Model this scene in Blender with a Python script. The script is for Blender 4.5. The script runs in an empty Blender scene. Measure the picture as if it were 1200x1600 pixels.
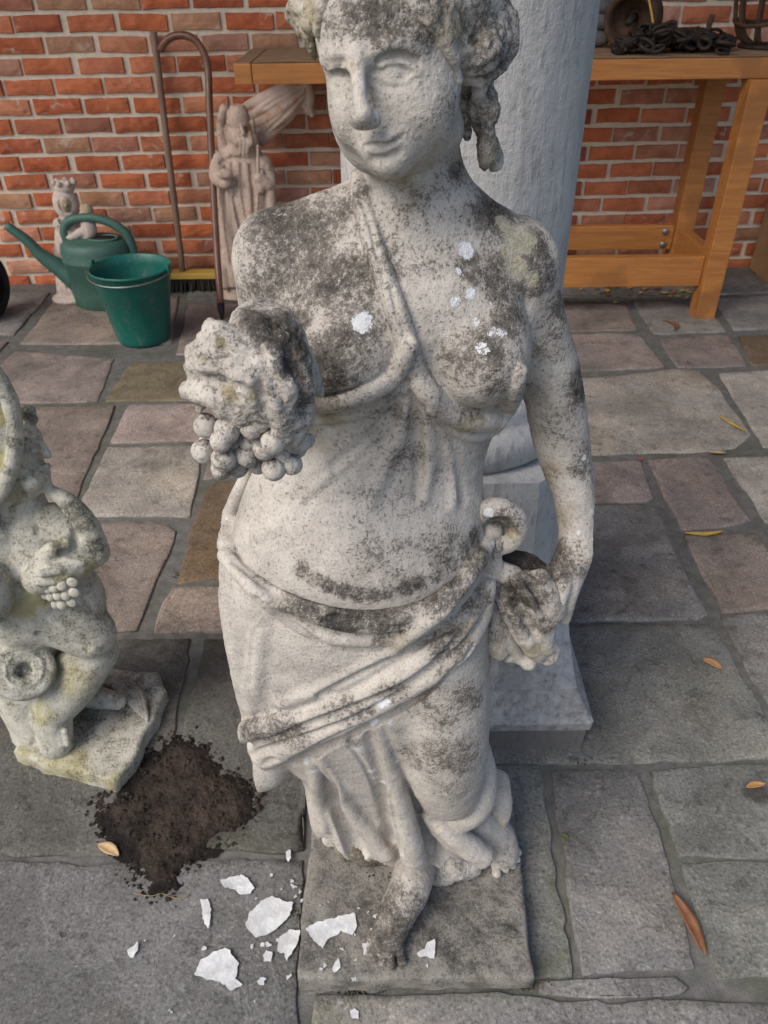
import bpy, bmesh, math, random, time
import numpy as np
from mathutils import Vector, Matrix
T0 = time.time()
random.seed(7)
rng = np.random.default_rng(11)
SC = bpy.context.scene
COL = SC.collection

# ---------------------------------------------------------------- camera, sky, sun, exposure
PITCH, ROLL, CAM_H, FPX = math.radians(36.0), math.radians(0.7), 1.1, 1200.0
cam_data = bpy.data.cameras.new('camera')
cam = bpy.data.objects.new('camera', cam_data)
COL.objects.link(cam)
cam_data.sensor_fit = 'VERTICAL'; cam_data.sensor_height = 32.0; cam_data.lens = 24.0
cam_data.clip_start = 0.02; cam_data.clip_end = 200.0
cam_data.dof.use_dof = True; cam_data.dof.focus_distance = 0.66; cam_data.dof.aperture_fstop = 16.0
_U0 = Vector((0, math.sin(PITCH), math.cos(PITCH))); _F0 = Vector((0, math.cos(PITCH), -math.sin(PITCH)))
_R0 = Vector((1, 0, 0))
_r = _R0 * math.cos(ROLL) - _U0 * math.sin(ROLL); _u = _R0 * math.sin(ROLL) + _U0 * math.cos(ROLL)
cam.matrix_world = Matrix(((_r.x, _u.x, -_F0.x, 0), (_r.y, _u.y, -_F0.y, 0), (_r.z, _u.z, -_F0.z, CAM_H), (0, 0, 0, 1)))
SC.camera = cam

SUN_EL, SUN_AZ = math.radians(47), math.radians(-48)      # azimuth: from straight behind the camera towards its left
world = bpy.data.worlds.new('World'); SC.world = world; world.use_nodes = True
wn = world.node_tree.nodes; wl = world.node_tree.links
sky = wn.new('ShaderNodeTexSky'); sky.sky_type = 'NISHITA'; sky.sun_disc = False
sky.sun_elevation = SUN_EL; sky.air_density = 1.0; sky.dust_density = 2.5; sky.ozone_density = 1.0
_sd = Vector((math.sin(SUN_AZ) * math.cos(SUN_EL), -math.cos(SUN_AZ) * math.cos(SUN_EL), math.sin(SUN_EL)))  # towards the sun
sky.sun_rotation = math.atan2(_sd.x, _sd.y)
wl.new(sky.outputs[0], wn['Background'].inputs[0]); wn['Background'].inputs[1].default_value = 0.095
sun_d = bpy.data.lights.new('sun', 'SUN'); sun = bpy.data.objects.new('sun', sun_d); COL.objects.link(sun)
sun_d.energy = 1.5; sun_d.angle = math.radians(36); sun_d.color = (1.0, 0.93, 0.83)
sun.rotation_euler = (-_sd).to_track_quat('-Z', 'Y').to_euler()
SC.view_settings.view_transform = 'Standard'; SC.view_settings.look = 'None'
SC.view_settings.gamma = 1.0; SC.view_settings.use_curve_mapping = False
SC.view_settings.exposure = 0.95
SC.render.engine = 'CYCLES'

# ---------------------------------------------------------------- helpers
def ray(u, v):
    a = (u - 600) / FPX; b = (800 - v) / FPX
    ar = a * math.cos(ROLL) + b * math.sin(ROLL); bu = -a * math.sin(ROLL) + b * math.cos(ROLL)
    return np.array((ar, math.cos(PITCH) + bu * math.sin(PITCH), -math.sin(PITCH) + bu * math.cos(PITCH)))
CAM = np.array((0, 0, CAM_H))
def P(u, v, d):                       # point seen at (u, v) standing d metres in front of the camera's plumb line
    r = ray(u, v); return CAM + r * (d / r[1])
def G(u, v, z=0.0):                   # point seen at (u, v) at height z
    r = ray(u, v); return CAM + r * ((z - CAM_H) / r[2])
def sc(p):                            # metres per photo pixel at p
    d = p - CAM; return (d[1] * math.cos(PITCH) - d[2] * math.sin(PITCH)) / FPX
def B(u, v, d, r):                    # ball: centre and radius from photo measures
    p = P(u, v, d); return (p, r * sc(p))
def BG(u, v, z, r):
    p = G(u, v, z); return (p, r * sc(p))

def tag(o, label=None, cat=None, group=None, kind=None):
    if label: o['label'] = label
    if cat: o['category'] = cat
    if group: o['group'] = group
    if kind: o['kind'] = kind
    return o
def link(name, me, mat=None, parent=None, color=None):
    o = bpy.data.objects.new(name, me); COL.objects.link(o)
    if mat is not None and not me.materials: me.materials.append(mat)
    if parent is not None: o.parent = parent
    if color is not None: o.color = (*color, 1)
    return o
def mesh(name, vs, fs, smooth=True):
    me = bpy.data.meshes.new(name); me.from_pydata([tuple(map(float, v)) for v in vs], [], [tuple(f) for f in fs]); me.update()
    if smooth: me.polygons.foreach_set('use_smooth', [True] * len(me.polygons))
    return me
def obj(name, vs, fs, mat, parent=None, smooth=True, color=None):
    return link(name, mesh(name, vs, fs, smooth), mat, parent, color)
def thing(name, label, cat, loc=(0, 0, 0), group=None):
    o = bpy.data.objects.new(name, None); COL.objects.link(o); o.location = loc
    o.empty_display_size = 0.05
    return tag(o, label, cat, group)
def at(parent, pts):                  # world points -> the local space of an unrotated Empty
    return np.asarray(pts, float) - np.array(parent.location)

def bm_obj(name, bm, mat, parent=None, smooth=False, color=None):
    me = bpy.data.meshes.new(name); bm.to_mesh(me); bm.free()
    if smooth: me.polygons.foreach_set('use_smooth', [True] * len(me.polygons))
    return link(name, me, mat, parent, color)
def add_box(bm, c, size, rot=None, bevel=0.0, seg=2):
    m = Matrix.Translation(Vector(c)) @ (rot.to_4x4() if rot is not None else Matrix.Identity(4)) @ Matrix.Diagonal((size[0], size[1], size[2], 1))
    r = bmesh.ops.create_cube(bm, size=1.0, matrix=m)
    if bevel > 0:
        es = list({e for v in r['verts'] for e in v.link_edges})
        bmesh.ops.bevel(bm, geom=es, offset=bevel, segments=seg, affect='EDGES', profile=0.6)
def catmull(pts, n=6):
    pts = np.asarray(pts, float)
    if len(pts) < 3:
        t = np.linspace(0, 1, n + 1)[:, None]; return pts[0] * (1 - t) + pts[-1] * t
    q = np.vstack([2 * pts[0] - pts[1], pts, 2 * pts[-1] - pts[-2]]); out = []
    for i in range(1, len(q) - 2):
        for k in range(n):
            t = k / n
            out.append(0.5 * (2 * q[i] + (q[i + 1] - q[i - 1]) * t + (2 * q[i - 1] - 5 * q[i] + 4 * q[i + 1] - q[i + 2]) * t * t + (3 * q[i] - q[i - 1] - 3 * q[i + 1] + q[i + 2]) * t ** 3))
    out.append(pts[-1]); return np.array(out)
def tube_geo(pts, rad, seg=10, cap=True, closed=False):
    pts = np.asarray(pts, float); n = len(pts)
    rad = np.broadcast_to(np.asarray(rad, float), (n,))
    if closed: tang = np.roll(pts, -1, 0) - np.roll(pts, 1, 0)
    else: tang = np.gradient(pts, axis=0)
    tang = tang / (np.linalg.norm(tang, axis=1)[:, None] + 1e-12)
    a = np.array((0, 0, 1.0)) if abs(tang[0][2]) < 0.9 else np.array((1.0, 0, 0))
    vs = []; fs = []
    for i in range(n):
        t = tang[i]; x = a - t * a.dot(t); x /= np.linalg.norm(x); y = np.cross(t, x); a = x
        for k in range(seg):
            th = 2 * math.pi * k / seg; vs.append(pts[i] + rad[i] * (math.cos(th) * x + math.sin(th) * y))
    m = n if closed else n - 1
    for i in range(m):
        j = (i + 1) % n
        for k in range(seg):
            l = (k + 1) % seg; fs.append((i * seg + k, i * seg + l, j * seg + l, j * seg + k))
    if cap and not closed:
        fs.append(tuple(reversed(range(seg)))); fs.append(tuple((n - 1) * seg + k for k in range(seg)))
    return vs, fs
def join_geo(parts):
    V = []; Fc = []
    for vs, fs in parts:
        o = len(V); V.extend(vs); Fc.extend(tuple(i + o for i in f) for f in fs)
    return V, Fc
def lathe_geo(prof, seg=40, closed=False):
    vs = [(r * math.cos(2 * math.pi * k / seg), r * math.sin(2 * math.pi * k / seg), z) for r, z in prof for k in range(seg)]
    fs = []
    for i in range(len(prof) - 1):
        for k in range(seg):
            l = (k + 1) % seg; fs.append((i * seg + k, i * seg + l, (i + 1) * seg + l, (i + 1) * seg + k))
    return vs, fs
def loft_geo(rings, cap=True):
    n = len(rings[0]); vs = [p for r in rings for p in r]; fs = []
    for i in range(len(rings) - 1):
        for k in range(n):
            l = (k + 1) % n; fs.append((i * n + k, i * n + l, (i + 1) * n + l, (i + 1) * n + k))
    if cap: fs.append(tuple(reversed(range(n)))); fs.append(tuple((len(rings) - 1) * n + k for k in range(n)))
    return vs, fs

# value noise in numpy (for relief that is real geometry)
_LAT = rng.random((32, 32, 32)).astype(np.float32)
def vnoise(p):
    p = np.asarray(p, np.float32); i = np.floor(p).astype(int); f = p - i; f = f * f * (3 - 2 * f)
    i0 = i % 32; i1 = (i + 1) % 32; r = 0
    for dx in (0, 1):
        for dy in (0, 1):
            for dz in (0, 1):
                w = (f[:, 0] if dx else 1 - f[:, 0]) * (f[:, 1] if dy else 1 - f[:, 1]) * (f[:, 2] if dz else 1 - f[:, 2])
                r = r + w * _LAT[(i1 if dx else i0)[:, 0], (i1 if dy else i0)[:, 1], (i1 if dz else i0)[:, 2]]
    return r * 2 - 1
_ROT = np.array(((.36, .48, -.80), (-.80, .60, 0), (.48, .64, .60)))
def fbm(p, o=4):
    p = np.asarray(p, float) @ _ROT; r = 0; a = 1
    for k in range(o): r = r + a * vnoise(p + 7.3 * k); p = (p * 2.03) @ _ROT; a *= 0.5
    return r

# ---------------------------------------------------------------- materials
class NT:
    def __init__(s, name):
        s.m = bpy.data.materials.new(name); s.m.use_nodes = True; s.t = s.m.node_tree; s.bsdf = s.t.nodes['Principled BSDF']
        s.pos = s.t.nodes.new('ShaderNodeTexCoord').outputs['Object']
    def n(s, ty, ins=None, **kw):
        nd = s.t.nodes.new(ty)
        for k, v in kw.items(): setattr(nd, k, v)
        for k, v in (ins or {}).items():
            if isinstance(v, bpy.types.NodeSocket): s.t.links.new(v, nd.inputs[k])
            else: nd.inputs[k].default_value = v
        return nd
    def noise(s, scale, detail=4, rough=0.6, vec=None, dist=0.0):
        return s.n('ShaderNodeTexNoise', {'Vector': vec or s.pos, 'Scale': scale, 'Detail': detail, 'Roughness': rough, 'Distortion': dist}).outputs['Fac']
    def voro(s, scale, feature='F1', vec=None):
        return s.n('ShaderNodeTexVoronoi', {'Vector': vec or s.pos, 'Scale': scale}, feature=feature).outputs['Distance']
    def math(s, op, a, b=0.0, c=0.0, clamp=False):
        return s.n('ShaderNodeMath', {0: a, 1: b, 2: c}, operation=op, use_clamp=clamp).outputs[0]
    def ss(s, x, lo, hi, a=0.0, b=1.0):
        return s.n('ShaderNodeMapRange', {'Value': x, 'From Min': lo, 'From Max': hi, 'To Min': a, 'To Max': b}, interpolation_type='SMOOTHSTEP').outputs[0]
    def mix(s, f, a, b, mode='MIX'):
        nd = s.t.nodes.new('ShaderNodeMix'); nd.data_type = 'RGBA'; nd.blend_type = mode; nd.clamp_factor = True
        for sock, v in ((nd.inputs[0], f), (nd.inputs[6], a), (nd.inputs[7], b)):
            if isinstance(v, bpy.types.NodeSocket): s.t.links.new(v, sock)
            else: sock.default_value = v if isinstance(v, (int, float)) else (*v, 1)
        return nd.outputs[2]
    def attr(s, name):
        return s.n('ShaderNodeAttribute', attribute_name=name).outputs['Fac']
    def objcol(s):
        return s.n('ShaderNodeObjectInfo').outputs['Color']
    def objrand(s):
        return s.n('ShaderNodeObjectInfo').outputs['Random']
    def offset(s, mul=20.0):            # object-random offset of the texture space, so copies differ
        r = s.objrand(); v = s.n('ShaderNodeCombineXYZ', {0: s.math('MULTIPLY', r, mul), 1: s.math('MULTIPLY', r, mul * 1.7), 2: s.math('MULTIPLY', r, mul * 0.6)}).outputs[0]
        return s.n('ShaderNodeVectorMath', {0: s.pos, 1: v}, operation='ADD').outputs[0]
    def bump(s, h, dist=0.001, strength=1.0, prev=None):
        ins = {'Height': h, 'Distance': dist, 'Strength': strength}
        if prev is not None: ins['Normal'] = prev
        return s.n('ShaderNodeBump', ins).outputs[0]
    def out(s, col, rough=0.9, normal=None, spec=0.3, metal=0.0):
        for k, v in (('Base Color', col), ('Roughness', rough), ('Normal', normal), ('Specular IOR Level', spec), ('Metallic', metal)):
            if v is None: continue
            if isinstance(v, bpy.types.NodeSocket): s.t.links.new(v, s.bsdf.inputs[k])
            else: s.bsdf.inputs[k].default_value = v if isinstance(v, (int, float)) else (*v, 1)
        return s.m

def simple(name, c1, c2, scale, rough=0.8, bump=0.0006, bscale=None, spec=0.3, metal=0.0, stretch=None):
    t = NT(name); vec = t.pos
    if stretch: vec = t.n('ShaderNodeVectorMath', {0: t.pos, 1: stretch}, operation='MULTIPLY').outputs[0]
    a = t.noise(scale, 5, 0.65, vec); c = t.mix(t.ss(a, 0.3, 0.7), c1, c2)
    h = t.noise(bscale or scale * 4, 5, 0.6, vec)
    return t.out(c, rough, t.bump(h, bump) if bump else None, spec, metal)
# ---------------------------------------------------------------- carving: signed distance field -> one continuous mesh
class Carve:
    BIG = 0.06
    def __init__(s, xs, ys, zs):
        s.ax = [np.asarray(a, np.float64) for a in (xs, ys, zs)]
        s.F = np.full(tuple(len(a) for a in s.ax), s.BIG, np.float32)
    def layer(s):                                       # a second field on the same grid
        o = Carve.__new__(Carve); o.ax = s.ax; o.F = np.full(s.F.shape, s.BIG, np.float32); return o
    def box(s, lo, hi):
        sl = []
        for k in range(3):
            a = s.ax[k]; i = max(0, np.searchsorted(a, lo[k]) - 1); j = min(len(a), np.searchsorted(a, hi[k]) + 1)
            if j <= i: return None
            sl.append(slice(i, j))
        X, Y, Z = (s.ax[k][sl[k]].astype(np.float32) for k in range(3))
        return tuple(sl), X[:, None, None], Y[None, :, None], Z[None, None, :]
    def put(s, sl, d, k, op):
        A = s.F[sl]
        if op == 'add':
            h = np.maximum(k - np.abs(A - d), 0) / k; s.F[sl] = np.minimum(A, d) - h * h * k * 0.25
        elif op == 'sub':
            d = -d; h = np.maximum(k - np.abs(A - d), 0) / k; s.F[sl] = np.maximum(A, d) + h * h * k * 0.25
        elif op == 'and':
            h = np.maximum(k - np.abs(A - d), 0) / k; s.F[sl] = np.maximum(A, d) + h * h * k * 0.25
    def ell(s, c, r, k=0.01, op='add', rot=None):
        r = np.broadcast_to(np.asarray(r, float), (3,)); R = r.max() + k + 0.004
        b = s.box(c - R, c + R)
        if b is None: return
        sl, X, Y, Z = b; x = X - c[0]; y = Y - c[1]; z = Z - c[2]
        if rot is not None:
            M = np.array(rot.to_3x3().transposed(), np.float32)
            x, y, z = (M[i, 0] * x + M[i, 1] * y + M[i, 2] * z for i in range(3))
        if r.max() - r.min() < 1e-6: d = np.sqrt(x * x + y * y + z * z) - r[0]
        else:
            k0 = np.sqrt((x / r[0]) ** 2 + (y / r[1]) ** 2 + (z / r[2]) ** 2); k1 = np.sqrt((x / r[0] ** 2) ** 2 + (y / r[1] ** 2) ** 2 + (z / r[2] ** 2) ** 2)
            d = k0 * (k0 - 1) / np.maximum(k1, 1e-6)
        s.put(sl, d.astype(np.float32), k, op)
    def cone(s, a, b, k=0.01, op='add'):
        (p, r), (q, t) = a, b; R = max(r, t) + k + 0.004
        bx = s.box(np.minimum(p, q) - R, np.maximum(p, q) + R)
        if bx is None: return
        sl, X, Y, Z = bx; w = q - p; L = float(w.dot(w)) + 1e-12
        h = np.clip(((X - p[0]) * w[0] + (Y - p[1]) * w[1] + (Z - p[2]) * w[2]) / L, 0, 1)
        d = np.sqrt((X - p[0] - h * w[0]) ** 2 + (Y - p[1] - h * w[1]) ** 2 + (Z - p[2] - h * w[2]) ** 2) - (r + (t - r) * h)
        s.put(sl, d.astype(np.float32), k, op)
    def tube(s, balls, k=0.01, op='add', n=4, smooth=True):
        q = np.array([[*p, r] for p, r in balls])
        if smooth and len(q) > 2: q = catmull(q, n)
        R = q[:, 3].max() + k + 0.004
        bx = s.box(q[:, :3].min(0) - R, q[:, :3].max(0) + R)
        if bx is None: return
        # union of the segments first (hard), then one smooth operation, so joints do not swell
        sl, X, Y, Z = bx; D = np.full((X.shape[0], Y.shape[1], Z.shape[2]), s.BIG, np.float32)
        tmp = Carve.__new__(Carve); tmp.ax = [a[q_] for a, q_ in zip(s.ax, sl)]; tmp.F = D
        for i in range(len(q) - 1):
            tmp.cone((q[i, :3], max(q[i, 3], 1e-4)), (q[i + 1, :3], max(q[i + 1, 3], 1e-4)), 1e-5)
        s.put(sl, tmp.F, k, op)
    def loft(s, rows, k=0.01, op='add', power=2.0):
        # rows: (v, u_left, u_right, depth of the middle, half depth)
        L = []
        for v, ul, ur, d, b in rows:
            p = P(ul, v, d); q = P(ur, v, d); L.append(((p[2] + q[2]) / 2, (p[0] + q[0]) / 2, (q[0] - p[0]) / 2, d, b))
        L.sort(); L = np.array(L); z0, z1 = L[0, 0], L[-1, 0]
        R = 0.03
        bx = s.box((L[:, 1] - L[:, 2]).min() - R, 0) if False else s.box(np.array(((L[:, 1] - L[:, 2]).min() - R, (L[:, 3] - L[:, 4]).min() - R, z0 - R)), np.array(((L[:, 1] + L[:, 2]).max() + R, (L[:, 3] + L[:, 4]).max() + R, z1 + R)))
        sl, X, Y, Z = bx; z = Z[0, 0]
        zz = np.linspace(z0, z1, 120); C = catmull(L, 12); C = C[np.argsort(C[:, 0])]
        g = [np.interp(z, C[:, 0], C[:, i]).astype(np.float32)[None, None, :] for i in range(1, 5)]
        e = (np.abs((X - g[0]) / g[1]) ** power + np.abs((Y - g[2]) / g[3]) ** power) ** (1 / power)
        d = (e - 1) * np.minimum(g[1], g[3]); d = np.maximum(d, np.maximum(z0 - Z, Z - z1))
        s.put(sl, d.astype(np.float32), k, op)
    def samp(s, p):
        p = np.atleast_2d(p); f = [np.clip(np.interp(p[:, k], s.ax[k], np.arange(len(s.ax[k]))), 0, len(s.ax[k]) - 1.001) for k in range(3)]
        i = [a.astype(int) for a in f]; w = [a - b for a, b in zip(f, i)]; r = 0
        for dx in (0, 1):
            for dy in (0, 1):
                for dz in (0, 1):
                    r = r + (w[0] if dx else 1 - w[0]) * (w[1] if dy else 1 - w[1]) * (w[2] if dz else 1 - w[2]) * s.F[i[0] + dx, i[1] + dy, i[2] + dz]
        return r
    def hit(s, u, v, others=()):
        r = ray(u, v); t = np.arange((s.ax[1][0]) / r[1], (s.ax[1][-1]) / r[1], 0.0012); p = CAM + t[:, None] * r
        f = s.samp(p)
        for o in others: f = np.minimum(f, o.samp(p))
        w = np.nonzero(f < 0)[0]
        if not len(w): w = [int(np.argmin(f))]
        return p[w[0]]
    def on(s, pts, sink=0.35, n=4, others=()):           # (u, v, r_px) -> balls lying on the carved surface
        q = catmull(np.array(pts, float), n) if len(pts) > 2 else np.array(pts, float); out = []
        for u, v, r in q:
            p = s.hit(u, v, others); rr = max(r, 0.5) * sc(p); d = p - CAM; d = d / np.linalg.norm(d); out.append((p + d * rr * sink, rr))
        Q = np.array([[*p, r] for p, r in out])           # calm the depth along the run
        for _ in range(2): Q[1:-1] = (Q[:-2] + 2 * Q[1:-1] + Q[2:]) / 4
        return [(a[:3], a[3]) for a in Q]
    def ridge(s, pts, k=0.008, sink=0.35, others=()):
        s.tube(s.on(pts, sink, others=others), k, smooth=False)
    def groove(s, pts, k=0.006, sink=0.0, others=()):
        s.tube(s.on(pts, sink, others=others), k, 'sub', smooth=False)
    def mesh(s, name, jitter=0.0, freq=60.0, fine=0.0):
        F = s.F; inside = F < 0; nx, ny, nz = F.shape
        cnt = np.zeros((nx - 1, ny - 1, nz - 1), np.uint8)
        for dx in (0, 1):
            for dy in (0, 1):
                for dz in (0, 1):
                    cnt += inside[dx:nx - 1 + dx, dy:ny - 1 + dy, dz:nz - 1 + dz]
        act = (cnt > 0) & (cnt < 8); I, J, K = np.nonzero(act); n = len(I)
        idx = np.full(act.shape, -1, np.int32); idx[I, J, K] = np.arange(n)
        cor = [(a, b, c) for a in (0, 1) for b in (0, 1) for c in (0, 1)]
        val = np.stack([F[I + a, J + b, K + c] for a, b, c in cor], 1)
        acc = np.zeros((n, 3)); num = np.zeros(n)
        for e0 in range(8):
            for e1 in range(e0 + 1, 8):
                df = [abs(cor[e0][k] - cor[e1][k]) for k in range(3)]
                if sum(df) != 1: continue
                a, b = val[:, e0], val[:, e1]; m = (a < 0) != (b < 0); t = np.where(m, a / np.where(m, a - b, 1), 0)
                for k in range(3):
                    acc[:, k] += m * (cor[e0][k] + t * (cor[e1][k] - cor[e0][k]))
                num += m
        acc /= num[:, None]; V = np.empty((n, 3))
        for k, ii in enumerate((I, J, K)):
            a = s.ax[k]; V[:, k] = a[ii] + acc[:, k] * (a[ii + 1] - a[ii])
        Q = []
        for k in range(3):
            sa = [slice(None)] * 3; sb = [slice(None)] * 3; sa[k] = slice(0, -1); sb[k] = slice(1, None)
            A, Bq = inside[tuple(sa)], inside[tuple(sb)]; cr = A != Bq
            o1, o2 = [(1, 2), (2, 0), (0, 1)][k]
            lim = [slice(None)] * 3; lim[o1] = slice(1, cr.shape[o1] - 1); lim[o2] = slice(1, cr.shape[o2] - 1)
            ii = np.argwhere(cr[tuple(lim)]); off = np.zeros(3, int); off[o1] = 1; off[o2] = 1; ii = ii + off
            def cid(d1, d2):
                c = ii.copy(); c[:, o1] -= d1; c[:, o2] -= d2; return idx[c[:, 0], c[:, 1], c[:, 2]]
            q = np.stack([cid(1, 1), cid(0, 1), cid(0, 0), cid(1, 0)], 1)
            fl = A[ii[:, 0], ii[:, 1], ii[:, 2]]; q[~fl] = q[~fl][:, ::-1]; Q.append(q[(q >= 0).all(1)])
        Q = np.concatenate(Q)
        def normals(V):
            fn = np.cross(V[Q[:, 2]] - V[Q[:, 0]], V[Q[:, 3]] - V[Q[:, 1]]); N = np.zeros_like(V)
            for c in range(4):
                for k in range(3): N[:, k] += np.bincount(Q[:, c], fn[:, k], len(V))
            return N / (np.linalg.norm(N, axis=1)[:, None] + 1e-12)
        N = normals(V)
        if jitter: V = V + N * (jitter * fbm(V * freq, 3) + fine * vnoise(V * freq * 6))[:, None]
        me = bpy.data.meshes.new(name); m = len(Q)
        me.vertices.add(n); me.vertices.foreach_set('co', V.astype(np.float32).ravel())
        me.loops.add(m * 4); me.loops.foreach_set('vertex_index', Q.astype(np.int32).ravel())
        me.polygons.add(m); me.polygons.foreach_set('loop_start', np.arange(m, dtype=np.int32) * 4)
        me.update(calc_edges=True); me.polygons.foreach_set('use_smooth', np.ones(m, bool)); me.update()
        return me, V, N
def attr(me, name, vals):
    a = me.attributes.new(name, 'FLOAT', 'POINT'); a.data.foreach_set('value', np.asarray(vals, np.float32))
def blobs(V, spots, base=0.0):
    r = np.full(len(V), base)
    for c, rad, val in spots:
        d = np.linalg.norm(V - c, axis=1); w = np.clip(1.25 - d / rad, 0, 1); w = w * w * (3 - 2 * w); r = np.maximum(r, w * val)
    return r
def shift(me, o):                                        # world-space mesh under an Empty that stands elsewhere
    n = len(me.vertices); a = np.empty(n * 3, np.float32); me.vertices.foreach_get('co', a)
    a = a.reshape(-1, 3) - np.array(o.location, np.float32); me.vertices.foreach_set('co', a.ravel()); me.update()
    return me
def axis(*seg):                                          # (start, end, step) pieces of a graded axis
    out = []
    for a, b, h in seg: out.append(np.arange(a, b - h * 0.5, h))
    out.append([seg[-1][1]]); return np.concatenate(out)
def stone_mat(name, light, mid, dark, algae, spotty=1.0, fine=430.0, rel=0.0011):
    t = NT(name)
    n1 = t.noise(34, 5, 0.65); n2 = t.noise(fine * 0.45, 4, 0.7); n3 = t.noise(fine * .72, 3, 0.72); n4 = t.noise(fine * 1.6, 2, .6); n0 = t.noise(9, 3, 0.5)
    base = t.mix(t.ss(n1, 0.32, 0.68), light, mid)
    base = t.mix(t.ss(n3, 0.52, 0.68, 0, 0.6), base, tuple(c * 0.5 for c in mid)); base = t.mix(t.ss(n4, 0.56, 0.72, 0, 0.55), base, tuple(c * 0.4 for c in mid))          # sandy grain
    base = t.mix(t.ss(n2, 0.62, 0.70, 0, 0.55), base, tuple(min(0.72, c * 1.4) for c in light))
    al = t.attr('algae')
    base = t.mix(t.math('MULTIPLY', t.ss(t.math('ADD', al, t.math('MULTIPLY', t.math('SUBTRACT', n1, 0.5), 1.1)), 0.2, 0.85), 0.8), base, algae)
    # black lichen crust and other darkening: authored patches, broken up by noise at three sizes
    dk = t.attr('dark')
    base = t.mix(t.math('MULTIPLY', t.ss(t.math('ADD', dk, t.math('MULTIPLY', t.math('SUBTRACT', n1, .5), .5)), .08, .8), .5), base, tuple(c * 2.6 for c in dark))
    q = t.math('ADD', t.math('MULTIPLY', t.math('SUBTRACT', n3, 0.5), 1.25), t.math('MULTIPLY', t.math('SUBTRACT', n1, 0.5), 1.35))
    q = t.math('ADD', q, t.math('MULTIPLY', t.math('SUBTRACT', n0, 0.5), 0.5)); q = t.math('ADD', q, t.math('MULTIPLY', t.math('SUBTRACT', n2, 0.5), 1.2)); q = t.math('ADD', q, t.math('MULTIPLY', t.math('SUBTRACT', n4, 0.5), 0.7))
    m = t.ss(t.math('ADD', dk, t.math('MULTIPLY', q, 0.95)), 0.36, 0.84, 0.0, 0.96)
    m2 = t.ss(t.math('ADD', dk, t.math('MULTIPLY', q, 1.0)), 0.78, 1.15, 0.0, 0.85)
    crust = t.mix(t.ss(n3, 0.38, 0.66), dark, tuple(c * 2.3 for c in dark))
    col = t.mix(m, base, crust); col = t.mix(m2, col, tuple(c * 0.45 for c in dark))
    # pale flecks of lichen growing on the crust
    wv = t.n('ShaderNodeVectorMath', {0: t.pos, 1: t.n('ShaderNodeVectorMath', {0: t.n('ShaderNodeTexNoise', {'Vector': t.pos, 'Scale': 150.0, 'Detail': 2.0}).outputs['Color'], 1: (.012, .012, .012)}, operation='MULTIPLY').outputs[0]}, operation='ADD').outputs[0]
    vd = t.voro(300, vec=wv); fl = t.math('MULTIPLY', t.ss(t.math('ADD', vd, t.math('MULTIPLY', n2, 0.9)), 0.70, 0.52), t.ss(t.noise(46, 4, 0.65), 0.40, 0.62))
    col = t.mix(t.math('MULTIPLY', t.math('MULTIPLY', fl, t.ss(dk, 0.10, 0.45)), 0.62 * spotty), col, (0.50, 0.48, 0.45))
    oc = t.ss(t.math('ADD', t.attr('ochre'), t.math('MULTIPLY', q, 0.9)), 0.46, 0.60); col = t.mix(t.math('MULTIPLY', oc, 0.85), col, t.mix(t.ss(n2, .35, .65), (0.40, 0.38, 0.30), (0.30, 0.28, 0.20)))
    wh = t.ss(t.math('ADD', t.attr('white'), t.math('MULTIPLY', q, 0.75)), 0.5, 0.62); col = t.mix(t.math('MULTIPLY', wh, 0.9), col, t.mix(n3, (0.52, 0.54, 0.56), (0.72, 0.73, 0.74)))
    pits = t.ss(t.voro(fine * 0.42), 0.0, 0.34)
    h = t.math('ADD', t.math('MULTIPLY', n2, 0.8), t.math('MULTIPLY', n3, 0.55)); h = t.math('ADD', h, t.math('MULTIPLY', pits, 0.35))
    h = t.math('ADD', h, t.math('MULTIPLY', wh, 0.3)); h = t.math('ADD', h, t.math('MULTIPLY', t.math('MULTIPLY', m, n2), 0.7))
    return t.out(col, 0.95, t.bump(h, rel), 0.15)
M = {}
M['statue'] = stone_mat('weathered_cast_stone', (0.50, 0.465, 0.42), (0.385, 0.355, 0.32), (0.064, 0.057, 0.050), (0.27, 0.22, 0.11))
M['statue_base'] = stone_mat('dark_plinth_stone', (0.27, 0.255, 0.225), (0.19, 0.18, 0.16), (0.055, 0.052, 0.048), (0.14, 0.135, 0.09), 0.5)
M['putto'] = stone_mat('mossy_cast_stone', (0.50, 0.48, 0.42), (0.38, 0.37, 0.31), (0.070, 0.068, 0.055), (0.34, 0.30, 0.13), 0.6, 380)
M['saint'] = stone_mat('fired_clay', (0.56, 0.43, 0.35), (0.46, 0.35, 0.28), (0.14, 0.10, 0.08), (0.3, 0.24, 0.16), 0.0, 160, 0.0006)
M['virgin'] = stone_mat('old_plaster', (0.60, 0.50, 0.44), (0.48, 0.39, 0.33), (0.12, 0.09, 0.07), (0.30, 0.22, 0.10), 0.0, 160, 0.0006)
# ---------------------------------------------------------------- the stone woman with grapes
statue = thing('garden_statue', 'life-like weathered stone woman holding up a bunch of grapes, standing on a square base', 'statue', (0.045, 0.61, 0.036))
ax = axis((-0.165, -0.085, 0.0023), (-0.085, -0.055, 0.0015), (-0.055, 0.055, 0.0010), (0.055, 0.125, 0.0015), (0.125, 0.205, 0.0022))
ay = axis((0.395, 0.50, 0.0022), (0.50, 0.60, 0.0011), (0.60, 0.755, 0.0028))
az = axis((0.030, 0.62, 0.0021), (0.62, 0.955, 0.0018), (0.955, 1.165, 0.0011))
body = Carve(ax, ay, az)
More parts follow.
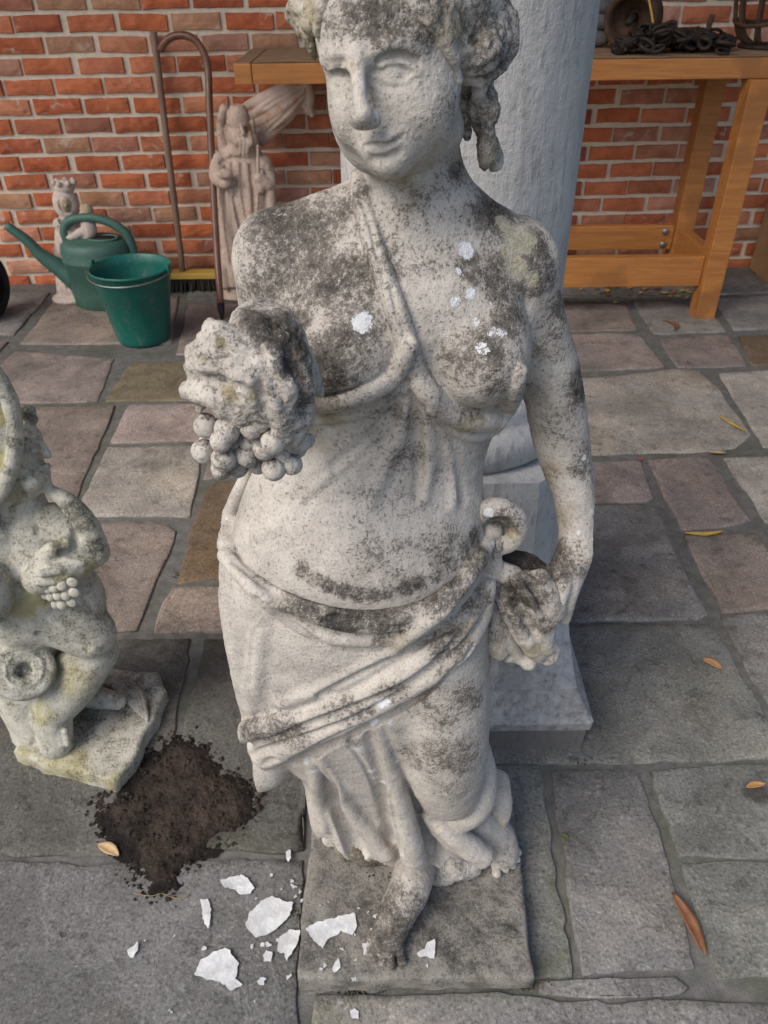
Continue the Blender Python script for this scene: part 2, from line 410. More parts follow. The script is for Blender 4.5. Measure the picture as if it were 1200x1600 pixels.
# trunk
body.loft([(330, 575, 715, .625, .035), (372, 500, 770, .625, .050), (420, 432, 815, .622, .062), (480, 428, 812, .62, .068), (560, 440, 806, .62, .066), (640, 432, 780, .62, .062),
           (710, 405, 757, .618, .062), (770, 380, 752, .615, .068), (830, 362, 755, .612, .076), (900, 352, 758, .612, .080), (980, 356, 752, .615, .08)], 0.012, power=2.25)
body.ell(P(575, 850, .585), (.098, .062, .075), 0.04)                       # belly
body.cone(B(655, 235, .622, 62), B(645, 345, .617, 72), 0.010)               # neck
body.cone(B(612, 318, .625, 50), B(432, 383, .632, 52), 0.03); body.cone(B(694, 322, .625, 46), B(800, 400, .632, 55), 0.03)   # collar and shoulders
body.cone(B(424, 408, .63, 58), B(432, 560, .648, 50), 0.02); body.cone(B(432, 560, .648, 50), B(398, 610, .53, 42), 0.02)      # raised arm, seen mostly end on
body.cone(B(398, 610, .53, 42), B(385, 610, .465, 40), 0.02)
body.tube([B(806, 415, .63, 60), B(832, 500, .63, 51), B(862, 600, .635, 47), B(877, 690, .635, 43), B(896, 770, .62, 33), B(904, 848, .605, 27)], 0.022)
body.cone(B(903, 858, .60, 29), B(875, 915, .588, 30), 0.012)               # bent wrist and back of the hand
for a, b, c, r in (((896, 905, .584), (890, 935, .576), (882, 966, .582), 11), ((880, 912, .575), (874, 942, .568), (868, 964, .575), 11)):
    body.tube([B(*a, r + 3), B(*b, r), B(*c, r - 1)], 0.003)
# breasts, and the thin chemise that clings below them
body.ell(P(546, 535, .582), (.045, .042, .044), 0.014); body.ell(P(750, 545, .585), (.041, .041, .044), 0.014)
body.ell(P(546, 560, .565), (.036, .033, .032), 0.014); body.ell(P(752, 568, .567), (.033, .032, .032), 0.014)
# head, turned to her right and looking down
body.ell(P(630, 45, .610), (.042, .056, .062), 0.015); body.ell(P(614, 135, .592), (.044, .048, .058), 0.015, rot=Matrix.Rotation(math.radians(14), 4, 'Y'))
body.ell(P(592, 48, .576), (.036, .032, .036), 0.016); body.ell(P(556, 40, .578), (.025, .026, .030), 0.012)
body.cone(B(612, 245, .566, 23), B(690, 200, .602, 33), 0.014); body.cone(B(608, 242, .566, 20), B(574, 184, .580, 27), 0.010)
body.ell(P(608, 255, .556), (.0115, .012, .0100), 0.010)
body.ell(P(655, 172, .567), (.022, .020, .024), 0.018); body.ell(P(545, 172, .563), (.012, .014, .019), 0.012)
body.tube([B(584, 88, .546, 11), B(618, 72, .546, 13), B(668, 84, .567, 12)], 0.009); body.tube([B(553, 88, .546, 10), B(530, 84, .550, 11), B(512, 94, .563, 10)], 0.007)
body.ell(P(616, 113, .533), (.0170, .0110, .0105), 0.008, 'sub'); body.ell(P(530, 114, .538), (.010, .008, .0085), 0.008, 'sub')
body.ell(P(614, 113, .5545), (.0128, .0112, .0072), 0.0015)
body.tube([B(556, 78, .546, 14), B(559, 118, .5385, 11.5), B(562, 150, .5315, 11), B(566, 178, .5262, 11.5)], 0.006)
body.cone(B(566, 179, .5262, 11.5), B(569, 187, .530, 11), 0.006); body.ell(B(585, 187, .5345, 9)[0], .0042, 0.009); body.ell(B(556, 187, .5325, 8)[0], .0036, 0.008)
body.groove([(574, 206, 4), (586, 204, 4.5)], 0.003, -.1)
body.ell(P(603, 225, .553), (.018, .012, .014), 0.010)
body.tube([B(574, 223, .549, 5), B(588, 216, .542, 7), B(600, 218, .541, 6), B(614, 214, .543, 7), B(630, 211, .552, 4)], 0.003)
body.tube([B(582, 237, .549, 5), B(598, 238, .543, 8.5), B(612, 233, .544, 8), B(628, 222, .552, 4)], 0.003)
body.groove([(570, 228, 2.6), (588, 226, 3.4), (601, 228, 3.6), (614, 222, 3.2), (630, 213, 2.2)], 0.002, -.1)
body.groove([(585, 249, 4), (602, 248, 5), (620, 240, 4)], 0.006, 0.0)
body.ridge([(588, 115, 4.5), (598, 102, 5), (612, 96, 5.5), (630, 97, 5.2), (646, 105, 4.2), (654, 114, 3.4)], 0.002, -.25)          # eyelids
body.groove([(590, 94, 4), (606, 85, 4.5), (630, 85, 4.5), (652, 95, 4)], 0.003, 0.3)
body.groove([(588, 112, 4), (594, 112, 4)], 0.003, 0.2)
body.ridge([(594, 122, 3.6), (612, 130, 4), (634, 127, 4), (650, 116, 3)], 0.002, -.05)
body.ridge([(516, 108, 4), (530, 101, 4.6), (546, 106, 4)], 0.003, -.1); body.groove([(520, 115, 3), (532, 111, 3.4), (546, 117, 3)], 0.003, .1)
body.ell(P(640, 200, .572), (.010, .008, .010), .012)
# twisted band crossing between the breasts
RB = [(560, 275, 13), (570, 330, 16), (584, 385, 18), (603, 440, 18), (624, 500, 19), (640, 548, 19), (650, 582, 19), (668, 612, 19), (698, 640, 20), (738, 656, 21), (776, 648, 20), (800, 620, 17), (812, 580, 13)]
for f in ([(632, 600, 8), (600, 660, 8), (555, 715, 8), (500, 765, 6), (470, 790, 4)], [(640, 600, 9), (624, 670, 9), (600, 735, 7), (578, 790, 4)], [(655, 610, 10), (668, 680, 9), (668, 735, 7), (660, 780, 4)],
          [(668, 612, 9), (700, 660, 7), (712, 730, 6), (705, 790, 4)]):
    body.ridge([(a, b, c * 1.35) for a, b, c in f], 0.008, 0.35)
for f in ([(646, 606, 4), (650, 670, 5), (655, 740, 5), (650, 775, 3)], [(628, 625, 4), (590, 690, 5), (545, 735, 5), (505, 765, 4), (480, 785, 3)], [(615, 640, 4), (570, 690, 5), (520, 730, 4)], [(690, 640, 4), (715, 700, 5), (722, 780, 4)]):
    body.groove([(a, b, c * 1.3) for a, b, c in f], 0.007, 0.05)
# the bands themselves, last, so that they lie clean over the folds
body.groove([(628, 560, 4), (596, 592, 6), (545, 612, 6), (495, 620, 5)], .003, .1)
body.ridge(RB, 0.002, -0.15)
body.ridge([(640, 540, 15), (622, 580, 17), (588, 606, 17), (540, 624, 17), (490, 630, 17), (455, 628, 15)], 0.002, -0.15)
body.ridge([(622, 606, 7), (580, 638, 10), (535, 650, 11), (490, 654, 11), (450, 648, 11)], 0.002, 0.0)
body.ridge([(672, 640, 6), (698, 666, 8), (735, 682, 9), (772, 674, 8), (796, 648, 6)], 0.003, 0.1)
body.groove([(560, 300, 2), (578, 350, 3), (590, 400, 3), (600, 440, 2)], .003, .1); body.groove([(612, 450, 2), (620, 490, 3), (634, 525, 3), (650, 560, 2)], .003, .1); body.groove([(690, 622, 2), (722, 645, 3), (760, 652, 3)], .003, .1)
# feet
def foot(balls, toes, k=0.010):
    body.tube(balls, k)
    for a, b, r in toes:
        body.cone((a, r), (b, r * .85), 0.0035); body.ell(b, r * 0.95, 0.003)
foot([B(652, 1295, .600, 33), B(650, 1345, .583, 32), BG(640, 1388, .088, 32), BG(620, 1428, .068, 29), BG(606, 1465, .054, 26)],
     [(G(622, 1470, .050), G(628, 1502, .044), .0062), (G(610, 1474, .050), G(612, 1508, .043), .0052), (G(598, 1474, .050), G(598, 1504, .043), .0050), (G(588, 1470, .049), G(586, 1498, .043), .0048), (G(579, 1464, .048), G(576, 1489, .043), .0045)])
foot([BG(742, 1285, .12, 30), BG(770, 1298, .09, 28), BG(784, 1318, .068, 25), BG(788, 1335, .055, 21)],
     [(G(770, 1340, .050), G(776, 1364, .043), .0066), (G(784, 1342, .050), G(790, 1358, .044), .0050), (G(794, 1338, .050), G(801, 1352, .044), .0048), (G(801, 1330, .049), G(808, 1343, .044), .0046), (G(804, 1320, .048), G(811, 1332, .044), .0042)])
body.cone((P(652, 1290, .612), .022), (P(640, 960, .615), .04), .01); body.cone((P(750, 1285, .64), .018), (P(690, 960, .62), .04), .01)      # legs inside the skirt
# rough support stone left under the hem
rk = body.layer()
for u, v, z, r in ((545, 1318, .05, 24), (572, 1326, .05, 26), (600, 1326, .05, 24), (520, 1306, .045, 18), (705, 1348, .06, 28), (690, 1362, .05, 22), (730, 1350, .05, 22), (640, 1318, .06, 40)):
    rk.ell(BG(u, v, z, r)[0], BG(u, v, z, r)[1], 0.008)

# ---- drapery
dr = body.layer()
dr.loft([(800, 366, 752, .632, .055), (845, 350, 764, .622, .082), (900, 340, 768, .618, .092), (960, 341, 764, .618, .094), (1030, 350, 760, .618, .092), (1090, 372, 757, .622, .086), (1150, 428, 752, .632, .078), (1200, 474, 752, .642, .068),
         (1250, 490, 752, .646, .066), (1290, 506, 752, .648, .068), (1325, 522, 752, .650, .072)], 0.01, power=2.2)
dr.tube([B(672, 985, .585, 84), B(690, 1090, .575, 76), B(694, 1180, .575, 66), B(700, 1225, .590, 54)], 0.012)          # bent knee pressing through
dr.tube([B(430, 900, .60, 84), B(430, 1000, .60, 78), B(470, 1090, .605, 62), B(560, 1200, .628, 52), B(590, 1280, .632, 44)], 0.02)
dr.groove([(566, 1085, 6), (590, 1140, 10), (612, 1190, 9), (640, 1250, 9), (675, 1282, 7)], 0.010, 0.1)
dr.tube([B(742, 1175, .612, 26), B(742, 1222, .598, 36), B(728, 1258, .588, 36), B(690, 1282, .582, 20)], 0.006)           # swirl beside the knee
dr.tube([B(776, 1222, .640, 20), B(782, 1262, .626, 18), B(772, 1305, .612, 15)], 0.006)
# hem panels and their folds
dr.tube([B(588, 1125, .574, 13), B(608, 1200, .572, 18), B(630, 1270, .570, 20), B(650, 1345, .568, 21), B(658, 1390, .566, 19)], 0.006)
dr.tube([B(668, 1275, .574, 12), B(706, 1308, .572, 19), B(752, 1332, .576, 20), B(775, 1348, .576, 14)], 0.008)
dr.tube([B(484, 1170, .610, 11), B(490, 1225, .606, 14), B(502, 1285, .602, 17), B(512, 1330, .600, 16)], 0.006)
dr.tube([B(492, 1165, .600, 10), B(520, 1215, .597, 13), B(565, 1280, .590, 17), B(606, 1340, .584, 16), B(625, 1380, .580, 14)], 0.007)
dr.tube([B(530, 1250, .604, 30), B(550, 1300, .600, 34), B(560, 1340, .597, 30)], 0.012)
dr.tube([B(690, 1310, .590, 30), B(705, 1345, .588, 30)], 0.012)
dr.groove([(494, 1190, 5), (508, 1225, 9), (528, 1262, 12), (546, 1305, 12), (556, 1335, 11)], 0.010, 0.0)
dr.groove([(652, 1285, 5), (672, 1318, 9), (694, 1350, 11)], 0.009, 0.0)
dr.groove([(582, 1130, 4), (598, 1180, 5), (614, 1235, 5), (626, 1285, 5), (632, 1320, 4)], 0.004, -0.1)
dr.groove([(470, 1168, 4), (488, 1190, 5), (510, 1222, 4)], 0.003, -.1)
dr.groove([(548, 1168, 3), (572, 1200, 4), (590, 1245, 3)], 0.003, 0)
dr.ridge([(586, 1120, 12), (606, 1190, 17), (626, 1262, 20), (646, 1335, 21)], .005, .1); dr.ridge([(690, 1292, 14), (722, 1315, 19), (752, 1336, 20)], .005, .1)
dr.ridge([(490, 1185, 10), (496, 1235, 12), (508, 1290, 13)], .005, .2); dr.ridge([(500, 1180, 8), (528, 1232, 12), (566, 1285, 14), (604, 1332, 14)], .007, .25)
dr.groove([(506, 1205, 7), (524, 1250, 13), (545, 1296, 16), (560, 1335, 16)], .006, -.25); dr.groove([(664, 1300, 8), (684, 1328, 13), (702, 1356, 16)], .005, -.25); dr.groove([(575, 1150, 5), (592, 1210, 8), (600, 1265, 9), (612, 1310, 9)], .008, 0); dr.groove([(608, 1240, 4), (618, 1290, 6), (626, 1335, 6)], .004, -.1)
# the hem: an uneven lower edge, open underneath
bx = dr.box(np.array((-.2, .38, .03)), np.array((.22, .76, .20))); sl_, X_, Y_, Z_ = bx
hz = np.interp(X_, [-.12, -.085, -.055, -.03, 0, .02, .045, .07, .10, .13], [.136, .124, .100, .090, .080, .074, .078, .080, .088, .11]) + .004 * np.sin(X_ * 190 + Y_ * 60) + .0016 * np.sin(X_ * 620 + Y_ * 300) + .0012 * np.sin(X_ * 1130 - Y_ * 410) + .35 * np.maximum(0, Y_ - .60)
dr.put(sl_, (Z_ - hz).astype(np.float32) * np.ones((1, Y_.shape[1], 1), np.float32), 0.0018, 'sub')
# belt of rolled cloth round the hips
BT = [(383, 742, 9), (366, 790, 13), (352, 835, 17), (366, 868, 18), (410, 905, 20), (455, 935, 22), (505, 955, 24), (560, 966, 25), (615, 962, 25), (665, 946, 23), (710, 915, 21), (742, 880, 18), (760, 845, 15)]
dr.ridge(BT, 0.004, 0.0, (body,))
dr.ridge([(352, 868, 13), (392, 912, 16), (440, 952, 17), (490, 982, 17), (545, 994, 17), (600, 994, 16), (645, 980, 15), (690, 950, 12)], 0.004, 0.05)
dr.groove([(366, 876, 5), (400, 900, 7), (440, 934, 7)], 0.006, 0.1)
dr.groove([(508, 972, 6), (525, 968, 9), (548, 970, 6)], 0.004, 0.2)
dr.ridge([(748, 870, 14), (728, 905, 13), (690, 955, 12), (640, 990, 9)], 0.006, 0.2)
dr.groove([(610, 982, 3), (650, 976, 6), (700, 945, 5)], 0.005, 0.0)
dr.groove([(372, 800, 5), (366, 845, 7), (390, 882, 8), (440, 912, 9), (500, 935, 9), (560, 945, 9), (620, 940, 9), (670, 924, 8), (710, 895, 7)], .003, .25, (body,))
dr.groove([(400, 935, 4), (450, 972, 6), (510, 1006, 7), (580, 1014, 7), (640, 1002, 6)], .004, .25)
# diagonal sash, two rolls wide, gathered over her right knee
dr.ridge([(764, 880, 16), (748, 925, 20), (712, 980, 22), (660, 1028, 22), (600, 1066, 22), (540, 1098, 22), (470, 1124, 22), (410, 1138, 26), (372, 1150, 30)], 0.004, 0.0)
dr.ridge([(764, 915, 12), (752, 965, 16), (715, 1020, 18), (660, 1062, 18), (600, 1094, 18), (540, 1126, 19), (480, 1150, 21), (430, 1172, 24), (412, 1182, 20)], 0.004, 0.05)
dr.groove([(742, 955, 4), (704, 1014, 7), (646, 1064, 10), (576, 1098, 7), (506, 1128, 11), (436, 1154, 9)], 0.004, -0.2); dr.groove([(715, 1040, 4), (655, 1090, 6), (590, 1122, 7), (520, 1154, 7), (460, 1184, 6)], .004, .1)
dr.ridge([(700, 925, 8), (650, 985, 10), (590, 1030, 10), (520, 1066, 9), (440, 1098, 7)], 0.010, 0.4)
dr.groove([(740, 1008, 4), (690, 1062, 6), (630, 1104, 8), (560, 1142, 9), (500, 1172, 9), (455, 1194, 8)], .003, .35); dr.groove([(720, 975, 3), (650, 1008, 5), (580, 1046, 6), (500, 1086, 6), (520, 1082, 4)], .006, .4)
dr.tube([B(398, 1112, .588, 30), B(366, 1138, .585, 34), B(362, 1158, .592, 30)], 0.006); dr.ridge([(450, 1120, 10), (404, 1136, 14), (366, 1148, 14)], .006, .1); dr.groove([(440, 1150, 5), (408, 1162, 9), (384, 1172, 11), (366, 1180, 9)], .004, -.1); dr.groove([(430, 1188, 6), (400, 1196, 8), (386, 1200, 7)], .004, 0.1)
dr.tube([B(440, 1140, .57, 24), B(412, 1178, .572, 20)], 0.008)
dr.tube([B(428, 1165, .598, 32), B(416, 1195, .600, 36), B(400, 1216, .604, 22)], 0.005)                                   # loose end
for pt in ((386, 1158, 10), ):
    p, r = B(386, 1160, .567, 9); dr.ell(p, r, 0.008, 'sub')
for f in ([(400, 800, 5), (372, 860, 5)], [(352, 930, 6), (366, 1010, 8), (384, 1075, 7)], [(408, 985, 6), (402, 1050, 8), (395, 1105, 7)]):
    dr.ridge(f, 0.014, 0.6)
# knot on her left hip
dr.tube([B(746, 810, .592, 17), B(762, 799, .586, 19), B(786, 797, .581, 19), B(805, 812, .579, 18), B(808, 834, .581, 16), B(794, 850, .584, 14), B(778, 856, .586, 12)], 0.003)
dr.ell(P(784, 828, .602), (.020, .010, .018), .004)
dr.ell(B(768, 830, .588, 19)[0], np.array((1, .8, 1.25)) * B(768, 830, .588, 17)[1], 0.004)
dr.tube([B(752, 845, .584, 18), B(764, 866, .580, 17), B(776, 892, .583, 14)], 0.004); dr.tube([B(776, 852, .580, 11), B(766, 872, .578, 9), B(752, 884, .580, 8)], .002)
dr.tube([B(770, 812, .574, 4), B(792, 815, .570, 6), B(803, 834, .572, 5)], .003, 'sub')
# cloth gathered in her fist, hanging in fans
hc = body.layer()
hc.tube([B(772, 885, .588, 14), B(800, 902, .578, 20), B(835, 922, .572, 25), B(858, 945, .572, 26), B(850, 965, .575, 22)], 0.004)
hc.tube([B(772, 900, .588, 14), B(795, 945, .577, 17), B(820, 992, .574, 18), B(842, 1022, .578, 13)], 0.0035)
hc.tube([B(790, 905, .584, 12), B(826, 950, .574, 16), B(845, 985, .576, 17), B(852, 1010, .578, 13)], 0.004)
hc.tube([B(764, 920, .596, 14), B(768, 968, .588, 20), B(778, 1012, .586, 20)], 0.004)
hc.tube([B(770, 940, .592, 10), B(790, 990, .586, 12), B(808, 1022, .586, 12)], 0.003)
hc.tube([B(756, 960, .604, 12), B(756, 1000, .602, 14), B(762, 1022, .600, 12)], 0.006)
hc.tube([B(862, 955, .576, 13), B(856, 992, .580, 11), B(862, 1022, .584, 13)], 0.004)
for u, v, d, r in ((770, 1022, .592, 14), (796, 1026, .586, 11), (826, 1034, .582, 14), (832, 1012, .576, 14), (856, 1026, .582, 15), (864, 1012, .584, 12), (812, 1030, .584, 9)):
    hc.ell(B(u, v, d, r)[0], B(u, v, d, r)[1], 0.003)
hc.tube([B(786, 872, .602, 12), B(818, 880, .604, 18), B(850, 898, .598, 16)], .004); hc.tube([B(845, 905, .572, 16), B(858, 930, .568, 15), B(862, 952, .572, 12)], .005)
hc.groove([(794, 915, 5), (812, 950, 8), (836, 990, 7)], 0.004, -0.1); hc.groove([(776, 930, 4), (790, 968, 6), (808, 1005, 5)], 0.003, -0.1); hc.groove([(762, 930, 3), (764, 975, 4)], .003, 0); hc.groove([(822, 908, 4), (842, 938, 6), (852, 975, 5)], .003, -.1); hc.groove([(800, 880, 5), (822, 890, 6), (838, 902, 4)], .003, -.2); hc.ridge([(806, 905, 4), (830, 935, 6), (846, 965, 5)], .003, .1)

# ---- hair
hr = Carve(axis((-0.10, 0.115, 0.0016)), axis((0.50, 0.70, 0.0020)), axis((0.955, 1.165, 0.0015)))
hr.ell(P(652, -8, .625), (.060, .062, .060), 0.008)
hr.ell(P(590, 60, .545), (.046, .042, .062), 0.006, 'sub')
ST = []
for k, (rx, ry, r, dd) in enumerate(((62, 74, 12, .602), (50, 60, 12, .592), (38, 46, 12, .584), (25, 31, 12, .582))):       # rolled wave beside the temple
    ST.append(([(738 + rx * math.cos(a), 50 + ry * math.sin(a), dd - .012 * math.cos(a - 2.2) + .004 * math.sin(3 * a + k)) for a in np.linspace(-2.5, 2.2, 10)], r))
for k, (u0, ph) in enumerate(((738, 0.0), (750, 2.1), (744, 4.2))):                                                      # ringlet hanging behind the ear
    ST.append(([(u0 + 8 * math.sin(ph + v_ / 26.0) + (v_ - 110) * .16, v_, .600 + .010 * math.cos(ph + v_ / 26.0) + (v_ - 110) * .00012) for v_ in range(105, 262, 13)], 15))
ST.append(([(716, 120, .604), (718, 150, .608), (722, 185, .612), (730, 215, .618)], 13))
for k in range(5):                                                                                                       # hair on the far side of the face
    ST.append(([(575 - 6 * k, -55 - 4 * k, .566 + .003 * k), (520 - 6 * k, -40 + k, .570 + .004 * k), (492 - 8 * k, 0 + 2 * k, .576 + .005 * k), (483 - 7 * k, 45 - 4 * k, .584 + .005 * k), (490 - 8 * k, 88 - 14 * k, .592 + .004 * k)], 11))
for k in range(6):                                                                                                       # strands sweeping back from the brow to the roll
    pth = [(566 + 14 * k, -62 - 6 * k, 10), (606 + 13 * k, -34 - 9 * k, 12), (648 + 11 * k, 2 - 11 * k, 13), (684 + 8 * k, 48 - 14 * k, 13), (706 + 6 * k, 92 - 17 * k, 12), (716 + 5 * k, 122 - 20 * k, 9)]
    hr.tube(body.on(pth, -.15), .002, smooth=False)
for k in range(4):
    hr.tube(body.on([(560 - 8 * k, -58 + 3 * k, 10), (524 - 7 * k, -30 + 3 * k, 11), (504 - 6 * k, 8, 11), (497 - 6 * k, 50 - 4 * k, 9)], -.2), .002, smooth=False)
for pts, r in ST: hr.tube([B(*p, r * (0.9 + 0.12 * math.sin(1.5 * i)) * (.6 if i in (0, len(pts) - 1) else 1)) for i, p in enumerate(pts)], 0.0022)
hr.ell(P(738, 52, .592), (.010, .010, .012), .006)

# ---- weathering and other tones, patch by patch
def spots(lst, *fields):
    out = []
    for u, v, r, val in lst:
        p = fields[0].hit(u, v, fields[1:]); out.append((p, r * sc(p), val))
    return out
D_ = spots([(455, 385, 110, .74), (430, 330, 70, .74), (520, 320, 60, .6), (530, 440, 95, .62), (400, 430, 60, .6), (550, 545, 85, .72), (505, 580, 60, .95), (600, 520, 45, .5), (770, 340, 70, .78), (830, 395, 60, .85), (790, 430, 75, .74), (740, 420, 50, .6), (470, 480, 60, .6),
            (715, 460, 30, .6), (740, 560, 85, .68), (800, 500, 60, .68), (765, 600, 50, .6), (600, 15, 70, .74), (530, 30, 60, .66), (665, 50, 45, .6), (575, 150, 28, .52), (700, 170, 45, .45), (905, 600, 60, .6), (860, 500, 70, .56), (845, 430, 55, .72), (915, 720, 50, .55), (620, 100, 30, .2),
            (880, 660, 75, .45), (870, 760, 50, .35), (870, 880, 60, .66), (650, 650, 60, .48), (640, 720, 60, .42), (600, 800, 80, .30), (600, 880, 70, .38), (700, 860, 60, .45), *[(u, v, 24, .68) for u, v in ((470, 893), (490, 905), (512, 915), (536, 923), (560, 928), (584, 929), (608, 926), (632, 920), (655, 910), (680, 897), (705, 880), (725, 862), (742, 840))], (600, 880, 90, .34), (690, 840, 60, .42), (610, 620, 25, .5), (735, 640, 30, .55), (715, 270, 35, .5), (560, 300, 35, .6), (690, 740, 40, .3),  # row of small spots: dark band along the crease above the belt
            (610, 1440, 80, .78), (610, 1490, 60, .85), (640, 1400, 40, .5), (780, 1340, 40, .45)], body, dr)
DD = spots([(480, 935, 60, .72), (535, 965, 60, .85), (610, 965, 70, .72), (690, 925, 60, .7), (745, 870, 45, .6), (420, 905, 40, .38), (380, 860, 40, .25), (600, 1000, 30, .4), (745, 940, 45, .6), (700, 1010, 55, .58), (620, 1080, 50, .55), (540, 1110, 50, .52), (450, 1140, 55, .58), (395, 1150, 50, .55), (480, 985, 40, .4),
            (700, 1110, 75, .5), (690, 1190, 90, .54), (735, 1090, 50, .56), (720, 1230, 55, .5), (650, 1180, 50, .42), (690, 1040, 50, .35), (740, 1180, 25, .5), (785, 815, 40, .62), (775, 860, 30, .5), (550, 1160, 22, .5), (580, 1110, 14, .7)], dr)
DH = spots([(815, 930, 60, .8), (800, 970, 50, .7), (845, 980, 40, .75), (770, 980, 50, .6), (800, 940, 20, 1.0), (805, 872, 34, 1.2), (835, 886, 34, 1.1), (850, 905, 26, .8), (855, 925, 25, .6)], hc)  # the strongest spots turn the flap behind the hand near black
W_ = spots([(728, 390, 20, .85), (735, 460, 16, .8), (712, 470, 17, .85), (565, 505, 23, .9), (752, 545, 18, .65), (742, 505, 16, .6), (785, 520, 16, .55), (715, 425, 10, .6), (768, 478, 12, .55), (905, 830, 10, .7), (925, 800, 10, .7), (912, 715, 9, .8), (770, 520, 16, .55), (840, 585, 12, .5), (760, 300, 12, .5), (790, 310, 9, .5), (740, 490, 14, .45), (820, 330, 12, .5), (548, 615, 12, .3)], body, dr)
WD = spots([(598, 1096, 20, .85), (586, 1126, 14, .75), (560, 1172, 16, .7), (580, 1205, 14, .75), (600, 1222, 10, .7), (492, 1205, 12, .7), (545, 1140, 12, .6), (765, 800, 14, .7), (752, 830, 12, .8), (770, 850, 10, .7), (597, 1100, 14, .8), (612, 1130, 10, .7), (585, 1215, 10, .6), (570, 1190, 16, .6), (478, 1190, 12, .7), (500, 1215, 10, .55), (620, 1190, 6, .8)], dr)
O_ = spots([(812, 375, 40, .9), (805, 420, 30, .85), (788, 352, 24, .7), (828, 435, 22, .7), (795, 395, 26, .7), (780, 300, 15, .3)], body, dr)
AL = spots([(545, 110, 30, .6), (660, 30, 50, .4), (650, 330, 50, .3), (640, 280, 40, .4), (545, 275, 35, .55), (850, 640, 50, .45), (860, 740, 50, .45), (880, 800, 40, .4), (480, 690, 70, .5), (520, 655, 40, .6), (740, 665, 40, .6), (590, 250, 30, .2), (835, 540, 40, .4), (640, 660, 30, .3)], body, dr)
AD = spots([(620, 1000, 45, .55), (440, 930, 30, .4), (690, 985, 35, .45), (730, 990, 40, .55), (380, 1120, 40, .4), (620, 1240, 40, .25), (770, 1290, 30, .5), (720, 1275, 30, .4), (795, 830, 26, .8), (760, 1050, 30, .3)], dr)
AH = spots([(830, 1020, 40, .7), (770, 1010, 40, .5), (800, 930, 30, .4)], hc)
def weather_tone(me, V, N, dark, white=(), ochre=(), algae=(), base=0.10, up=0.0, zlift=0.0):
    n = 0.5 + 0.5 * fbm(V * 22, 3)
    attr(me, 'dark', np.maximum(blobs(V, dark, 0.0), base + zlift * np.clip((V[:, 2] - .70) / .12, 0, 1) * (1 - .8 * np.clip((V[:, 2] - .945) / .03, 0, 1))) + up * np.clip(N[:, 2], 0, 1) * n); attr(me, 'white', blobs(V, white)); attr(me, 'ochre', blobs(V, ochre)); attr(me, 'algae', blobs(V, algae, 0.04))
def part(name, field, parent, mat, w, jit=0.0007, freq=55, fine=0.00025):
    me, V, N = field.mesh(name, jit, freq, fine); weather_tone(me, V, N, *w); return link(name, shift(me, parent), mat, parent)
part('body', body, statue, M['statue'], (D_, W_, O_, AL, 0.12, 0.24, 0.20), .00045, 60, .0002)
part('support_stone', rk, statue, M['statue'], ([(G(570, 1330, .05), .07, .75)], (), (), [(G(560, 1330, .06), .06, .8)], .2, .1), .0025, 80)  # own dark tone plus the shade under the hem, put into its colour
part('drapery', dr, statue, M['statue'], (DD, WD, (), AD, 0.08, 0.12), .00045, 60, .0002)
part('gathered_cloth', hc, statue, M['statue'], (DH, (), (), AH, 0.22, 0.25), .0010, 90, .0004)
HD = [(P(760, 60, .59), .05, .5), (P(720, 0, .56), .04, .45), (P(745, 190, .60), .035, .45)]
HA = [(P(480, 40, .58), .05, .55), (P(700, 30, .56), .025, .6), (P(740, 60, .58), .02, .45), (P(765, 230, .61), .025, .5)]
part('hair', hr, statue, M['statue'], (HD, (), (), HA, 0.30, 0.25), 0.0014, 120, .0004)

# ---- bunch of grapes in her raised hand: leaves, grapes, fingers
bunch = link('grape_bunch', None, None) if False else None
gx = Carve(axis((-0.165, -0.03, 0.0014)), axis((0.37, 0.55, 0.0016)), axis((0.78, 0.93, 0.0014)))
gx.ell(P(398, 590, .455), (.034, .034, .034), 0.01)
gx.tube([B(400, 500, .47, 34), B(430, 520, .455, 40), B(455, 560, .445, 34)], 0.010)
for balls in ([B(330, 515, .445, 18), B(352, 528, .438, 22), B(380, 555, .430, 24)], [B(300, 575, .448, 15), B(330, 560, .436, 24), B(372, 575, .428, 26)], [B(296, 610, .447, 16), B(335, 618, .434, 22), B(368, 632, .432, 18)],
              [B(300, 548, .452, 14), B(335, 545, .440, 20)], [B(385, 590, .424, 30), B(402, 640, .426, 18)], [B(420, 560, .428, 26), B(436, 620, .424, 24), B(446, 680, .430, 13)], [B(440, 540, .44, 26), B(465, 590, .435, 24), B(480, 640, .44, 14)],
              [B(452, 530, .455, 22), B(480, 570, .452, 16), B(500, 615, .455, 9)], [B(380, 500, .455, 22), B(400, 520, .44, 26)], [B(470, 610, .437, 20), B(470, 660, .436, 16), B(462, 690, .436, 9)], [B(425, 625, .425, 18), B(408, 665, .430, 9)], [B(330, 600, .436, 12), B(312, 640, .44, 8)], [B(440, 650, .424, 14), B(432, 690, .427, 7)], [B(350, 625, .430, 13), B(345, 650, .432, 7)], [B(375, 640, .428, 12), B(378, 662, .43, 6)], [B(455, 600, .424, 16), B(462, 660, .428, 10)], [B(315, 525, .45, 9), B(345, 540, .436, 12), B(372, 548, .43, 10)], [B(300, 590, .446, 8), B(318, 582, .44, 10), B(350, 586, .432, 12)]):
    gx.tube(balls, 0.004)
gx.ell(P(382, 688, .456), (.030, .018, .019), .006); gx.ell(P(440, 690, .452), (.018, .014, .018), .006)
